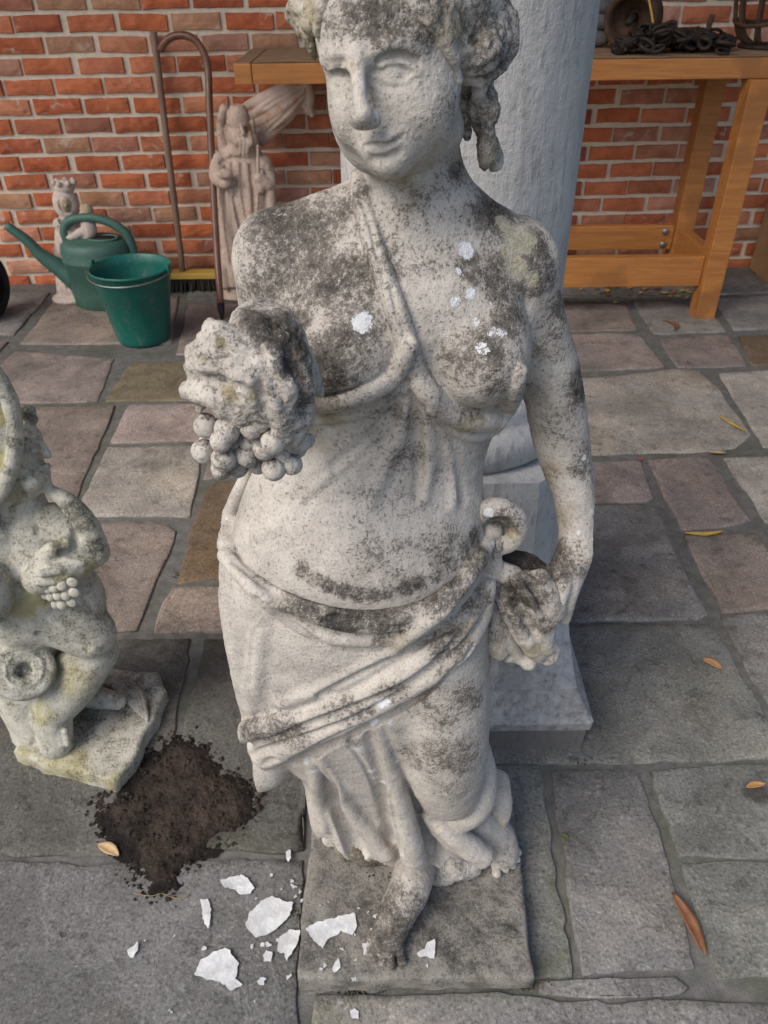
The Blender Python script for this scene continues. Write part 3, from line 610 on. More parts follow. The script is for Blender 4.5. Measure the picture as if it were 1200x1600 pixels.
for f in ([(400, 530, 5), (420, 585, 5), (448, 640, 4)], [(345, 545, 5), (380, 560, 5)], [(330, 590, 5), (362, 603, 6), (395, 612, 5)], [(455, 545, 5), (470, 600, 6), (476, 640, 4)], [(405, 600, 4), (412, 640, 5)], [(312, 560, 4), (335, 572, 4)]):
    gx.groove([(a, b, c * 1.35) for a, b, c in f], 0.003, -0.3)
GD = spots([(430, 520, 60, .85), (460, 560, 60, .8), (400, 500, 45, .8), (470, 620, 40, .6), (420, 600, 40, .4), (340, 560, 50, .3), (320, 620, 40, .25)], gx)
GA = spots([(345, 535, 14, .7), (320, 560, 14, .6), (360, 615, 25, .75), (395, 620, 18, .7), (310, 630, 20, .5)], gx)
gb = part('grape_bunch', gx, statue, M['statue'], (GD, [], [], GA, 0.28, 0.3), 0.0014, 85, .0006)
# the stub of rusted rod left between the leaves is part of the bunch too
grape_px = [(322, 665, .440, 19), (355, 672, .434, 21), (345, 690, .430, 17), (318, 705, .440, 19), (350, 718, .434, 20), (346, 732, .437, 17), (385, 712, .438, 18), (393, 668, .432, 18), (388, 690, .440, 15), (414, 655, .430, 15), (413, 700, .436, 19), (427, 690, .428, 20), (428, 732, .436, 19),
            (456, 725, .440, 17), (470, 690, .445, 16), (440, 712, .442, 17), (372, 730, .446, 16), (402, 725, .446, 16), (330, 690, .452, 18), (375, 650, .430, 15), (480, 688, .455, 12)]
ico = bmesh.new(); bmesh.ops.create_icosphere(ico, subdivisions=4, radius=1.0)
vi = np.array([v.co for v in ico.verts]); fi = [tuple(v.index for v in f.verts) for f in ico.faces]; ico.free()
for i, (u, v, d, r) in enumerate(grape_px):
    p, rr = B(u, v, d, r); q = vi * (1 + 0.05 * fbm(vi * 1.6 + i * 5, 2) + .022 * fbm(vi * 6 + i, 2))[:, None] * rr * np.array((1, 1, 1.06))
    me = mesh('grape', q + p - np.array(statue.location), fi)
    weather_tone(me, q + p, vi, [(p + np.array((0, 0, rr)), rr * 1.1, .45)], (), (), [(p - np.array((0, 0, rr)), rr, .45)], 0.24, 0.15)
    o = link('grape', me, M['statue']); o.parent = gb
# ---- base slab of the statue
def slab_mesh(poly, z0, z1, bev=0.004, rough=0.0012, seed=0, step=0.012):
    P2 = np.array(poly, float)
    pts = []
    for i in range(len(P2)):
        a, b = P2[i], P2[(i + 1) % len(P2)]; n = max(1, int(np.linalg.norm(b - a) / step))
        for k in range(n): pts.append(a + (b - a) * k / n)
    pts = np.array(pts); c = pts.mean(0); q3 = np.column_stack([pts, np.full(len(pts), seed * 3.1)])
    rad = np.linalg.norm(pts - c, axis=1)
    edge = 1 + (rough * 1.6 * fbm(q3 * 40, 3) + rough * 2.2 * fbm(q3 * 9, 2)) / rad
    rings = []
    for s_, z in ((1.0, z0), (1.0, z0 + (z1 - z0) * .5), (1.0, z1 - bev), (None, z1 - bev * .3), (None, z1)):
        k = (edge if s_ else edge * (1 - (bev * (.3 if z < z1 else 1.0)) / rad))
        rings.append(np.column_stack([c + (pts - c) * k[:, None], np.full(len(pts), z)]))
    for f in (.9, .78, .64, .5, .36, .22, .1): rings.append(np.column_stack([c + (pts - c) * edge[:, None] * f, np.full(len(pts), z1)]))
    R = np.concatenate(rings); m = R[:, 2] > z1 - bev * .5
    R[:, 2] += np.where(m, rough * fbm(np.column_stack([R[:, :2], np.full(len(R), seed)]) * 14, 3) - (rough * .4), 0)
    R[:, :2] += (rough * .4) * np.column_stack([fbm(R * 60, 2), fbm(R * 60 + 5, 2)])
    n = len(pts); fs = []
    for i in range(len(rings) - 1):
        for k in range(n):
            l = (k + 1) % n; fs.append((i * n + k, i * n + l, (i + 1) * n + l, (i + 1) * n + k))
    fs.append(tuple((len(rings) - 1) * n + k for k in range(n)))
    return R, fs
bp = [G(466, 1530, .036)[:2], G(834, 1527, .036)[:2], G(803, 1240, .036)[:2], G(487, 1245, .036)[:2]]
R_, f_ = slab_mesh(bp, 0.006, 0.038, 0.005, 0.0016, 3)
me = mesh('base', at(statue, R_), f_); attr(me, 'dark', blobs(R_, [(G(650, 1480, .038), .05, .45), (G(770, 1440, .038), .018, .95), (G(740, 1450, .038), .016, .95), (G(805, 1455, .038), .014, .95), (G(705, 1490, .038), .012, .9), (G(690, 1430, .038), .013, .8), (G(785, 1408, .038), .012, .8), (G(760, 1500, .038), .012, .7),
    (G(560, 1400, .038), .06, .6), (G(650, 1380, .038), .05, .7), (G(700, 1400, .038), .06, .4), (G(500, 1480, .038), .05, .7), (G(730, 1480, .038), .09, .6), (G(650, 1420, .038), .12, .62)], 0.45)); attr(me, 'white', blobs(R_, [(G(u, 1528, .037), .012, .5) for u in (500, 560, 700, 770, 820)])); attr(me, 'ochre', np.zeros(len(R_))); attr(me, 'algae', blobs(R_, [(G(u, 1545, .01), .03, .5) for u in (480, 560, 650, 740, 820)], .12))
link('base', me, M['statue_base'], statue)
print('statue', round(time.time() - T0, 1))
# ---------------------------------------------------------------- floor: joint bed, flagstones
t = NT('mortar_joint'); a = t.noise(40, 6, 0.7); b = t.noise(7, 4, 0.6)
mc = t.mix(t.ss(a, .3, .7), (0.098, 0.097, 0.094), (0.165, 0.160, 0.152)); mc = t.mix(t.ss(b, .46, .66, 0, .6), mc, (0.085, 0.09, 0.06)); mc = t.mix(t.ss(t.noise(220, 4, .7), .55, .7, 0, .5), mc, (.05, .048, .045))
M['joint'] = t.out(mc, .95, t.bump(t.noise(160, 5, .7), .002), .15)
bpy_floor = tag(obj('paved_floor', [(-9, -4, -.0035), (9, -4, -.0035), (9, 3.6, -.0035), (-9, 3.6, -.0035)], [(0, 1, 2, 3)], M['joint'], smooth=False), kind='structure')
t = NT('flagstone'); pv = t.offset(30.0); oc = t.objcol()
n1 = t.noise(6, 5, .62, pv, .4); n2 = t.noise(38, 5, .7, pv); n3 = t.noise(210, 4, .7, pv); n4 = t.noise(15, 6, .75, pv, 1.2)
c = t.mix(t.ss(n1, .3, .7), t.mix(0.45, oc, (0.035, 0.033, 0.03), 'MIX'), oc); c = t.mix(t.ss(t.noise(2.6, 3, .6, pv, .8), .45, .65, 0, .5), c, t.mix(1.0, c, (1.5, 1.4, 1.28), 'MULTIPLY'))
c = t.mix(t.ss(t.noise(9, 5, .7, pv, 1.0), .54, .68, 0, .6), c, t.mix(1.0, c, (.5, .49, .47), 'MULTIPLY')); c = t.mix(t.ss(n4, .52, .66, 0, .6), c, t.mix(1.0, c, (1.45, 1.42, 1.38), 'MULTIPLY'))
c = t.mix(t.ss(n2, .54, .70, 0, .65), c, t.mix(1.0, c, (.42, .41, .40), 'MULTIPLY'))
c = t.mix(t.ss(n3, .52, .64, 0, .65), c, t.mix(1.0, c, (.34, .33, .32), 'MULTIPLY')); c = t.mix(t.ss(n3, .34, .46, .6, 0), c, t.mix(1.0, c, (1.9, 1.9, 1.9), 'MULTIPLY'))
c = t.mix(t.ss(t.noise(4.2, 4, .6, pv, .6), .56, .72, 0, .5), c, (0.10, 0.085, 0.07))
sp = t.ss(t.math('ADD', t.voro(26, vec=pv), t.math('MULTIPLY', n2, .35)), .30, .22); sp = t.math('MULTIPLY', sp, t.ss(t.noise(5, 2, .5, pv), .52, .62)); c = t.mix(t.math('MULTIPLY', sp, .6), c, (.045, .042, .04))
gm = t.attr('moss'); c = t.mix(t.math('MULTIPLY', t.ss(t.math('ADD', gm, t.math('SUBTRACT', n4, .5)), .35, .8), .7), c, (.085, .092, .045))
wet = t.attr('stain'); c = t.mix(t.math('MULTIPLY', t.ss(t.math('ADD', wet, t.math('MULTIPLY', t.math('SUBTRACT', n4, .5), 1.2)), .35, .75), .75), c, (.035, .03, .026))
led = t.ss(n1, .47, .53)
h = t.math('ADD', t.math('MULTIPLY', n4, .4), t.math('MULTIPLY', n2, .4)); h = t.math('ADD', h, t.math('MULTIPLY', led, .35)); h = t.math('ADD', h, t.math('MULTIPLY', n3, .45)); h = t.math('SUBTRACT', h, t.math('MULTIPLY', sp, .6))
M['flag'] = t.out(c, t.ss(n2, .3, .7, .62, .85), t.bump(h, .003), .3)
TAN, PINK, GREY, GREEN, OCH, BRN, DRK, PALE, SLATE = (.245, .205, .18), (.25, .21, .195), (.205, .20, .192), (.185, .188, .174), (.175, .145, .095), (.155, .110, .07), (.115, .112, .102), (.34, .315, .28), (.165, .163, .160)
FLAGS = [
 ([(-90, 452), (78, 457), (22, 524), (-120, 518)], GREY, 0), ([(-130, 534), (14, 534), (-32, 580), (-190, 585)], TAN, 0),
 ([(96, 458), (280, 462), (268, 537), (32, 537)], TAN, .2), ([(24, 548), (178, 560), (152, 627), (30, 630), (-46, 642), (-30, 600)], PINK, 0),
 ([(294, 475), (520, 474), (500, 550), (276, 554)], PINK, .2), ([(530, 474), (748, 470), (742, 548), (512, 550)], TAN, 0), ([(204, 566), (500, 558), (490, 624), (162, 627)], OCH, 0), ([(508, 558), (738, 552), (735, 620), (500, 624)], TAN, 0),
 ([(-170, 660), (-60, 648), (30, 638), (181, 633), (112, 800), (60, 822), (-210, 830)], TAN, 0), ([(200, 633), (470, 631), (462, 688), (171, 692)], PINK, 0), ([(480, 631), (735, 628), (728, 706), (474, 690)], TAN, 0),
 ([(168, 699), (314, 696), (311, 740), (296, 808), (140, 806), (124, 800), (130, 778)], PALE, 0), ([(328, 700), (470, 697), (466, 738), (372, 742), (318, 748)], TAN, 0), ([(480, 700), (728, 714), (720, 790), (476, 748)], TAN, 0),
 ([(322, 768), (338, 754), (372, 752), (468, 748), (460, 904), (330, 904), (277, 911), (284, 880), (300, 830)], BRN, .1), ([(474, 758), (718, 798), (716, 968), (468, 968), (466, 905)], GREY, .1),
 ([(12, 818), (150, 817), (236, 815), (262, 822), (276, 830), (262, 866), (248, 905), (214, 986), (20, 990), (-60, 990)], TAN, .1), ([(-230, 842), (-14, 826), (-80, 992), (-300, 996)], GREY, .2),
 ([(272, 919), (460, 913), (458, 984), (240, 988), (256, 942)], TAN, .15),
 ([(-320, 1004), (296, 998), (296, 1030), (278, 1105), (236, 1330), (120, 1337), (-420, 1330)], DRK, .25), ([(318, 999), (715, 990), (700, 1180), (470, 1200), (474, 1328), (250, 1331), (292, 1110)], DRK, .35),
 ([(-520, 1342), (60, 1346), (110, 1350), (300, 1344), (474, 1344), (468, 1440), (466, 1560), (474, 1840), (-700, 1840)], SLATE, .05), ([(488, 1555), (780, 1553), (948, 1570), (1042, 1565), (1110, 1566), (1300, 1570), (1460, 1840), (486, 1840)], GREY, .3),
 ([(486, 1345), (600, 1345), (600, 1552), (478, 1552)], SLATE, .1), ([(606, 1197), (842, 1196), (868, 1340), (893, 1526), (606, 1530)], GREEN, .45),
 ([(862, 1206), (998, 1203), (1022, 1280), (1043, 1349), (1087, 1516), (1062, 1520), (910, 1523), (888, 1410)], SLATE, .05), ([(842, 1532), (1064, 1527), (1082, 1545), (1060, 1556), (960, 1562), (842, 1552)], GREY, .2),
 ([(1016, 1205), (1100, 1198), (1230, 1190), (1270, 1334), (1060, 1338)], GREEN, .2), ([(1066, 1351), (1280, 1345), (1350, 1540), (1220, 1530), (1120, 1530)], GREEN, .15),
 ([(700, 986), (890, 980), (1112, 975), (1160, 1060), (1235, 1182), (1100, 1190), (900, 1194), (690, 1192)], GREEN, .2), ([(1127, 964), (1300, 955), (1480, 1180), (1242, 1178), (1170, 1052)], GREY, .1),
 ([(740, 795), (990, 789), (1022, 793), (1046, 840), (1066, 890), (1107, 962), (1090, 968), (720, 974)], GREY, .1), ([(738, 727), (1000, 720), (1024, 779), (1010, 784), (738, 788)], PINK, 0), ([(1010, 719), (1106, 713), (1150, 780), (1172, 815), (1120, 824), (1066, 825)], PINK, 0),
 ([(1068, 838), (1150, 832), (1182, 833), (1262, 945), (1129, 956)], TAN, 0), ([(1131, 716), (1300, 706), (1420, 808), (1196, 816)], PALE, 0), ([(1198, 830), (1440, 822), (1560, 938), (1280, 945)], GREY, 0),
 ([(734, 600), (920, 590), (1050, 578), (1092, 580), (1120, 604), (1174, 678), (1150, 700), (1100, 706), (734, 716)], PALE, 0), ([(1122, 583), (1320, 572), (1440, 690), (1194, 698)], PALE, 0),
 ([(750, 526), (960, 521), (1000, 524), (1040, 575), (910, 579), (744, 585)], PINK, 0), ([(1028, 530), (1120, 524), (1140, 526), (1166, 571), (1060, 574)], PINK, 0), ([(1154, 526), (1330, 516), (1370, 566), (1176, 570)], BRN, .2),
 ([(752, 468), (978, 476), (998, 516), (748, 520)], TAN, .1), ([(988, 470), (1100, 468), (1134, 518), (1022, 521)], GREY, .15), ([(1112, 468), (1310, 456), (1350, 510), (1146, 516)], GREY, .2),
 ([(752, 438), (950, 436), (968, 464), (752, 464)], GREY, .5), ([(962, 436), (1094, 432), (1106, 460), (978, 464)], GREY, .5), ([(1106, 432), (1360, 422), (1400, 448), (1116, 460)], GREY, .3), ([(300, 440), (740, 438), (742, 464), (290, 468)], GREY, .3)]
STAINS = [(G(100, 1180), .11, .45), (G(270, 1270), .14, .85), (G(460, 1330), .05, .6), (G(260, 1010), .14, .55), (G(330, 1030), .12, .6), (G(1100, 1040), .02, .6), (G(990, 452), .25, .5), (G(320, 470), .18, .5), (G(1185, 1240), .04, .8), (G(40, 600), .1, .2), (G(168, 1390), .012, .8), (G(1135, 535), .08, .55), (G(200, 515), .03, .6), (G(150, 510), .03, .5), (G(250, 520), .02, .5)]
for i, (poly, colr, moss) in enumerate(FLAGS):
    pts = np.array([G(u, v)[:2] for u, v in poly]); a2 = np.roll(pts, -1, 0); area = np.sum(pts[:, 0] * a2[:, 1] - a2[:, 0] * pts[:, 1])
    if area < 0: pts = pts[::-1]
    c0 = pts.mean(0)
    near = c0[1] < 1.1; R_, f_ = slab_mesh(pts, -.03, .0015 + .002 * rng.random(), (.0028 if near else .004), .0024, i + 1, .015 if near else .04)
    me = mesh('flagstone', R_ - np.array((*c0, 0)), f_); n_ = fbm(R_ * 6, 3)
    e_ = np.zeros(len(R_)); npt = len(f_[-1]); rows_ = np.arange(len(R_)) // npt; e_ = np.where(rows_ <= 5, 1.0, 0.0)
    attr(me, 'moss', moss * (.5 + .6 * n_) + moss * .8 * e_); attr(me, 'stain', blobs(R_, STAINS))
    k = 0.92 + 0.16 * rng.random()
    o = link('flagstone', me, M['flag'], None, tuple(x * k for x in colr)); o.location = (*c0, 0); o.parent = bpy_floor

# ---------------------------------------------------------------- brick wall
WA = math.radians(2); WX = np.array((math.cos(WA), math.sin(WA), 0)); WN = np.array((math.sin(WA), -math.cos(WA), 0)); W0 = np.array((0, 3.22, 0))
WR = Matrix.Rotation(WA, 4, 'Z')
wall = thing('brick_wall', 'orange red brick wall with thick pale grey mortar joints behind everything', 'wall', tuple(W0)); wall.rotation_euler = (0, 0, WA)
t = NT('wall_mortar'); a = t.noise(60, 6, .7); b = t.noise(5, 3, .6)
M['wall_mortar'] = t.out(t.mix(t.ss(b, .3, .7), t.mix(t.ss(a, .35, .65), (.64, .53, .41), (.72, .61, .49)), t.mix(t.ss(a, .35, .65), (.58, .48, .37), (.68, .58, .47))), .95, t.bump(a, .004), .1)
bm = bmesh.new(); add_box(bm, (0, .155, 1.72), (8.0, .29, 3.5)); bm_obj('mortar', bm, M['wall_mortar'], wall)
t = NT('brick'); pv = t.offset(40.0); oc = t.objcol()
n1 = t.noise(14, 5, .65, pv, .5); n2 = t.noise(70, 5, .7, pv); n3 = t.noise(240, 3, .7, pv)
c = t.mix(t.ss(n1, .3, .7), t.mix(1.0, oc, (.66, .60, .58), 'MULTIPLY'), oc); c = t.mix(t.ss(n2, .56, .72, 0, .5), c, t.mix(1.0, oc, (.5, .45, .45), 'MULTIPLY'))
lime = t.math('MULTIPLY', t.ss(t.noise(22, 6, .7, pv, .8), .55, .68), t.ss(t.noise(5, 2, .5, pv), .42, .60)); c = t.mix(t.math('MULTIPLY', lime, .7), c, (.54, .44, .35))
c = t.mix(t.ss(n3, .6, .75, 0, .35), c, (.40, .24, .17))
M['brick'] = t.out(c, .92, t.bump(t.math('ADD', n2, t.math('MULTIPLY', n3, .4)), .0022), .15)
def brick_mesh(L, Hh, seed, nx=7, nz=3):
    r = np.random.default_rng(seed); vs = []; fs = []
    xs = np.linspace(-L / 2, L / 2, nx); zs = np.linspace(-Hh / 2, Hh / 2, nz + 1)
    jt = np.cumsum(r.normal(0, .0011, nx)); jt -= jt.mean(); jb = np.cumsum(r.normal(0, .0011, nx)); jb -= jb.mean()
    def P_(i, k, y, inset):
        x = xs[i] + (inset if i == 0 else -inset if i == nx - 1 else 0); f = k / nz; z = zs[k] + jt[i] * f + jb[i] * (1 - f) + (inset if k == 0 else -inset if k == nz else 0)
        return (x, y, z)
    for k in range(nz + 1):
        for i in range(nx):
            e = i in (0, nx - 1) or k in (0, nz); vs.append(P_(i, k, (.0025 if e else -.0012 * abs(r.normal())), .0025 if e else 0))
    for k in range(nz):
        for i in range(nx - 1):
            a = k * nx + i; fs.append((a, a + 1, a + nx + 1, a + nx))
    ring = [(i, 0) for i in range(nx)] + [(nx - 1, k) for k in range(1, nz + 1)] + [(i, nz) for i in range(nx - 2, -1, -1)] + [(0, k) for k in range(nz - 1, 0, -1)]
    o = len(vs); rg = [k * nx + i for i, k in ring]
    for i, k in ring: vs.append(P_(i, k, .010, 0))
    o2 = len(vs)
    for i, k in ring: vs.append(P_(i, k, .055, 0))
    n = len(ring)
    for j in range(n):
        l = (j + 1) % n; fs.append((rg[l], rg[j], o + j, o + l)); fs.append((o + l, o + j, o2 + j, o2 + l))
    return vs, fs
BV = [mesh('brick', *brick_mesh(.168 + .006 * math.sin(i * 2.1), .0505, 100 + i), smooth=False) for i in range(9)]
HV = [mesh('brick', *brick_mesh(.080, .0505, 200 + i, 4), smooth=False) for i in range(2)]
for m_ in BV + HV: m_.materials.append(M['brick'])
BC = [(.52, .165, .078), (.49, .14, .064), (.55, .20, .10), (.44, .13, .068), (.50, .21, .12), (.54, .29, .20), (.42, .18, .12), (.46, .25, .15), (.53, .17, .078), (.50, .15, .066), (.52, .185, .10), (.53, .24, .15), (.51, .155, .07)]
cand = []; rest = []
for k in range(0, 53):
    z = .0056 + .0649 * k; off = (-1.277 if k % 2 == 0 else -1.186)
    for j in range(-14, 26):
        s_ = off + .182 * (j + .5) + rng.normal(0, .0035); p = W0 + WX * s_ + np.array((0, 0, z))
        d = p - CAM; zc = d[1] * math.cos(PITCH) - d[2] * math.sin(PITCH); yc = d[1] * math.sin(PITCH) + d[2] * math.cos(PITCH)
        u = 600 + FPX * d[0] / zc; v = 800 - FPX * yc / zc
        item = (s_, z + rng.normal(0, .0012), k)
        if -70 < u < 1270 and v > -35 and not (545 < u < 900 and v < 420) : cand.append(item)
        else: rest.append(item)
cand.sort(key=lambda q: -q[1]); rest += cand[300:]; cand = cand[:300]
for s_, z, k in cand:
    o = bpy.data.objects.new('brick', BV[rng.integers(9)]); COL.objects.link(o); o.parent = wall
    o.location = (s_, -.001 + rng.normal(0, .0013), z); o.rotation_euler = (rng.normal(0, .012), rng.normal(0, .006), rng.normal(0, .01))
    c_ = np.array(BC[rng.integers(len(BC))]) * (.86 + .36 * rng.random()); o.color = (*c_, 1)
bm = bmesh.new()
for s_, z, k in rest: add_box(bm, (s_, .025, z), (.168, .055, .05))
tag(bm_obj('brick_rest', bm, M['brick'], wall, color=(.34, .10, .05)), kind='stuff'); bpy.data.objects['brick_rest'].name = 'brick_field'

# ---------------------------------------------------------------- stone column on its chamfered pedestal
t = NT('hewn_stone'); n1 = t.noise(9, 4, .6); n2 = t.noise(60, 5, .75); n3 = t.noise(260, 3, .7)
st = t.n('ShaderNodeVectorMath', {0: t.pos, 1: (1.0, 1.0, .22)}, operation='MULTIPLY').outputs[0]; ns = t.noise(120, 4, .7, st)
c = t.mix(t.ss(n1, .3, .7), (.37, .365, .355), (.46, .452, .44)); c = t.mix(t.ss(n2, .55, .7, 0, .5), c, (.22, .21, .21)); c = t.mix(t.ss(ns, .52, .68, 0, .6), c, (.2, .195, .195)); s2 = t.noise(30, 4, .65, t.n('ShaderNodeVectorMath', {0: t.pos, 1: (1.0, 1.0, .06)}, operation='MULTIPLY').outputs[0]); c = t.mix(t.ss(s2, .52, .66, 0, .5), c, (.24, .235, .23)); c = t.mix(t.ss(n3, .6, .7, 0, .4), c, (.5, .5, .5))
dp = t.attr('darken'); c = t.mix(t.math('MULTIPLY', t.ss(t.math('ADD', dp, t.math('MULTIPLY', t.math('SUBTRACT', n2, .5), .8)), .3, .8), .75), c, (.085, .074, .066))  # darker brown tone set per part, strongest on the plinth
M['column'] = t.out(c, .93, t.bump(t.math('ADD', t.math('MULTIPLY', ns, .6), t.math('MULTIPLY', n2, 1.2)), .0021), .15)
column = thing('stone_column', 'tall round grey hewn stone column on a chamfered pedestal behind the woman statue', 'column', (.10, 1.05, 0))
def octa(hx, ch, z, jx=0):
    return [(hx, -hx + ch, z), (hx, hx - ch, z), (hx - ch, hx, z), (-hx + ch, hx, z), (-hx, hx - ch, z), (-hx, -hx + ch, z), (-hx + ch, -hx, z), (hx - ch, -hx, z)]
def col_part(name, vs, fs, darken=None, smooth=False):
    me = mesh(name, vs, fs, smooth); v_ = np.array(vs, float); attr(me, 'darken', darken(v_) if darken else np.zeros(len(v_))); return link(name, me, M['column'], column)
E_ = .002
col_part('plinth', *loft_geo([octa(.231, E_, 0), octa(.233, E_, .05), octa(.230, .004, .056)]), lambda v: np.full(len(v), 1.0))
col_part('moulding', *loft_geo([octa(.222, E_, .0565), octa(.238, .004, .060), octa(.240, .006, .078), octa(.234, .006, .088), octa(.231, E_, .089), octa(.2295, E_, .094), octa(.224, E_, .100), octa(.212, E_, .128)]), lambda v: np.full(len(v), .5))
col_part('pedestal', *loft_geo([octa(.211, .004, .1285), octa(.204, .045, .175), octa(.200, .085, .235), octa(.198, .088, .50), octa(.197, .088, .525)]), lambda v: np.where(v[:, 2] < .2, .45, .25))
prof = [(.18, .526), (.186, .535), (.190, .552), (.186, .570), (.174, .580), (.168, .588), (.170, .600), (.166, .612), (.158, .620), (.152, .640)]
col_part('torus', *lathe_geo([(0, .526)] + prof + [(0, .641)], 56), None, True)
zs = np.linspace(.641, 3.32, 160); sg = 96; th = np.arange(sg) * 2 * math.pi / sg; vs = []
for z in zs:
    q = np.column_stack([np.cos(th), np.sin(th), np.full(sg, z)]); rr = .149 + .0011 * fbm(q * np.array((4, 4, 4)), 3) + .0005 * fbm(q * np.array((26, 26, 20)), 2)
    vs.extend(np.column_stack([rr * np.cos(th), rr * np.sin(th), q[:, 2]]))
fs = [(i * sg + k, i * sg + (k + 1) % sg, (i + 1) * sg + (k + 1) % sg, (i + 1) * sg + k) for i in range(len(zs) - 1) for k in range(sg)]
col_part('shaft', vs, fs, None, True)
# porch roof that the column carries (above the picture)
M['beam'] = simple('porch_timber', (.66, .50, .34), (.74, .58, .42), 14, .7, .001, stretch=(1, .1, 1))
bm = bmesh.new(); add_box(bm, (0, 1.05, 3.42), (8.4, .2, .2)); add_box(bm, (0, 2.28, 3.56), (8.4, 2.56, .07))
for i in range(11): add_box(bm, (-4 + .8 * i, 2.36, 3.465), (.08, 2.1, .12))
tag(bm_obj('porch_roof', bm, M['beam']), kind='structure')
print('setting', round(time.time() - T0, 1))
# ---------------------------------------------------------------- stone boy at the left edge
putto = thing('cherub_statue', 'mossy pale stone boy in profile with grapes, one bare shin and a large dish', 'statue', (-.52, .87, 0))
pt = Carve(axis((-.74, -.36, .0021)), axis((.70, 1.0, .0025)), axis((.022, .75, .0022)))
pt.tube([B(56, 836, .89, 44), B(62, 880, .885, 56), B(45, 940, .88, 56)], .015)
pt.cone(B(50, 1075, .87, 42), B(72, 1165, .86, 46), .02); pt.cone(B(45, 940, .88, 56), B(45, 1080, .89, 46), .03)
pt.tube([B(84, 812, .885, 27), B(118, 836, .88, 30), B(143, 860, .875, 24)], .008)                              # sleeve
pt.tube([B(146, 862, .872, 23), B(110, 885, .845, 25), B(60, 905, .83, 24)], .010)
pt.tube([B(82, 768, .882, 9), B(108, 786, .872, 15), B(137, 818, .868, 16), B(152, 848, .868, 15)], .005)
pt.tube([B(60, 880, .845, 14), B(85, 858, .845, 14), B(100, 850, .850, 12)], .006)
for f in ([(60, 908, .812, 8), (90, 906, .818, 8), (112, 894, .83, 7)], [(66, 896, .812, 7), (92, 892, .82, 7)]): pt.tube([B(*q) for q in f], .004)
pt.ell(P(135, 930, .905), (.028, .03, .055), .012); pt.ell(P(150, 960, .905), (.017, .02, .03), .006); pt.ell(P(156, 975, .90), (.010, .02, .018), .004)
pt.tube([B(55, 955, .87, 44), B(105, 972, .868, 43), B(140, 990, .868, 40)], .012)                              # breeches over the thigh
pt.tube([B(100, 1030, .855, 12), B(135, 1022, .850, 14), B(160, 1008, .855, 13), B(170, 992, .866, 11)], .005)
pt.tube([B(150, 1020, .868, 34), B(118, 1066, .850, 36), B(84, 1112, .83, 31), B(84, 1140, .822, 27)], .008)      # bare shin
pt.tube([B(82, 1130, .825, 28), B(88, 1160, .812, 26)], .006)
for i in range(5): pt.cone(B(66 + i * 9, 1142 + (i == 0) * 3, .805, 5), B(70 + i * 9, 1162, .798, 5), .003)
pt.tube([B(110, 1060, .90, 26), B(135, 1085, .905, 19), B(165, 1092, .90, 16), B(184, 1096, .895, 13)], .006)     # other foot
for i in range(4): pt.cone(B(172, 1086 + i * 5, .895, 5), B(192, 1090 + i * 4, .893, 4), .003)
pt.cone(B(38, 1047, .835, 47), B(0, 1035, .93, 47), .004)                                                        # end of the little cask
q0 = B(38, 1047, .835, 47)
_d = q0[0] - CAM; _d = _d / np.linalg.norm(_d); _x = np.cross(_d, (0, 0, 1)); _x /= np.linalg.norm(_x); _y = np.cross(_x, _d)
pt.ell(q0[0] - _d * q0[1] * 1.02, q0[1] * .55, .003, 'sub')
for k, (rr, wd) in enumerate(((.80, .17), (.40, .15))):
    cp = [q0[0] - _d * q0[1] * (.60 if k == 0 else .62) + q0[1] * rr * (_x * math.cos(a) + _y * math.sin(a)) for a in np.linspace(0, 2 * math.pi, 17)]
    pt.tube([(c, q0[1] * wd) for c in cp], .004, n=2)
pt.ell(P(36, 706, .893), (.0225, .042, .044), .005); pt.ell(P(46, 690, .888), (.0150, .025, .018), .006); pt.ell(P(54, 743, .879), (.0195, .026, .0215), .005)
pt.ell(P(67, 756, .884), (.0115, .013, .0105), .006); pt.ell(P(44, 762, .886), (.020, .022, .014), .006)
pt.tube([B(60, 688, .886, 6.5), B(67, 700, .885, 6.5), B(73, 709, .884, 6)], .004); pt.ell(B(74, 711, .884, 6)[0], .0052, .003)
pt.ell(B(74, 729, .884, 6)[0], .0054, .003); pt.ell(B(73, 739, .884, 6)[0], .0050, .003)
pt.ell(P(53, 703, .853), (.0075, .007, .0052), .004, 'sub'); pt.ell(P(53, 704, .866), (.0060, .006, .0040), .002); pt.groove([(46, 700, 2.2), (54, 696, 2.8), (61, 700, 2.2)], .002, .1); pt.groove([(63, 734, 2.4), (76, 734.5, 3)], .002, -.1)
for u, v, r in ((48, 642, 8), (51, 655, 8), (48, 668, 8), (41, 648, 9), (39, 664, 9), (34, 640, 9), (44, 676, 7), (50, 680, 6), (27, 756, 9), (24, 775, 11), (16, 800, 12), (12, 830, 12)): pt.ell(B(u, v, .874, r)[0], B(u, v, .874, r)[1] * 1.1, .003)
pt.cone(B(40, 770, .897, 26), B(48, 825, .89, 36), .006)
pt.ell(P(-75, 682, .866), (.086, .014, .128), .006)                                                             # big dish, its rim towards us
pt.tube([B(-75 + 99 * math.cos(a), 682 + 133 * math.sin(a), .838 + .012 * math.cos(a), 13) for a in np.linspace(0, 2 * math.pi, 25)], .003, n=3)
pt.ell(P(-34, 925, .815), (.047, .045, .058), .008)
pt.tube([B(0, 830, .87, 26), B(5, 880, .865, 32), B(-10, 930, .85, 34)], .01)
for f in ([(100, 790, 4), (120, 830, 5), (112, 858, 5)], [(95, 862, 4), (120, 868, 5), (150, 866, 4)], [(60, 830, 4), (95, 846, 5)], [(60, 990, 4), (100, 1005, 6), (135, 1012, 5)], [(118, 915, 3), (140, 945, 4)], [(52, 1120, 4), (52, 1170, 4)]): pt.groove(f, .006, .1)
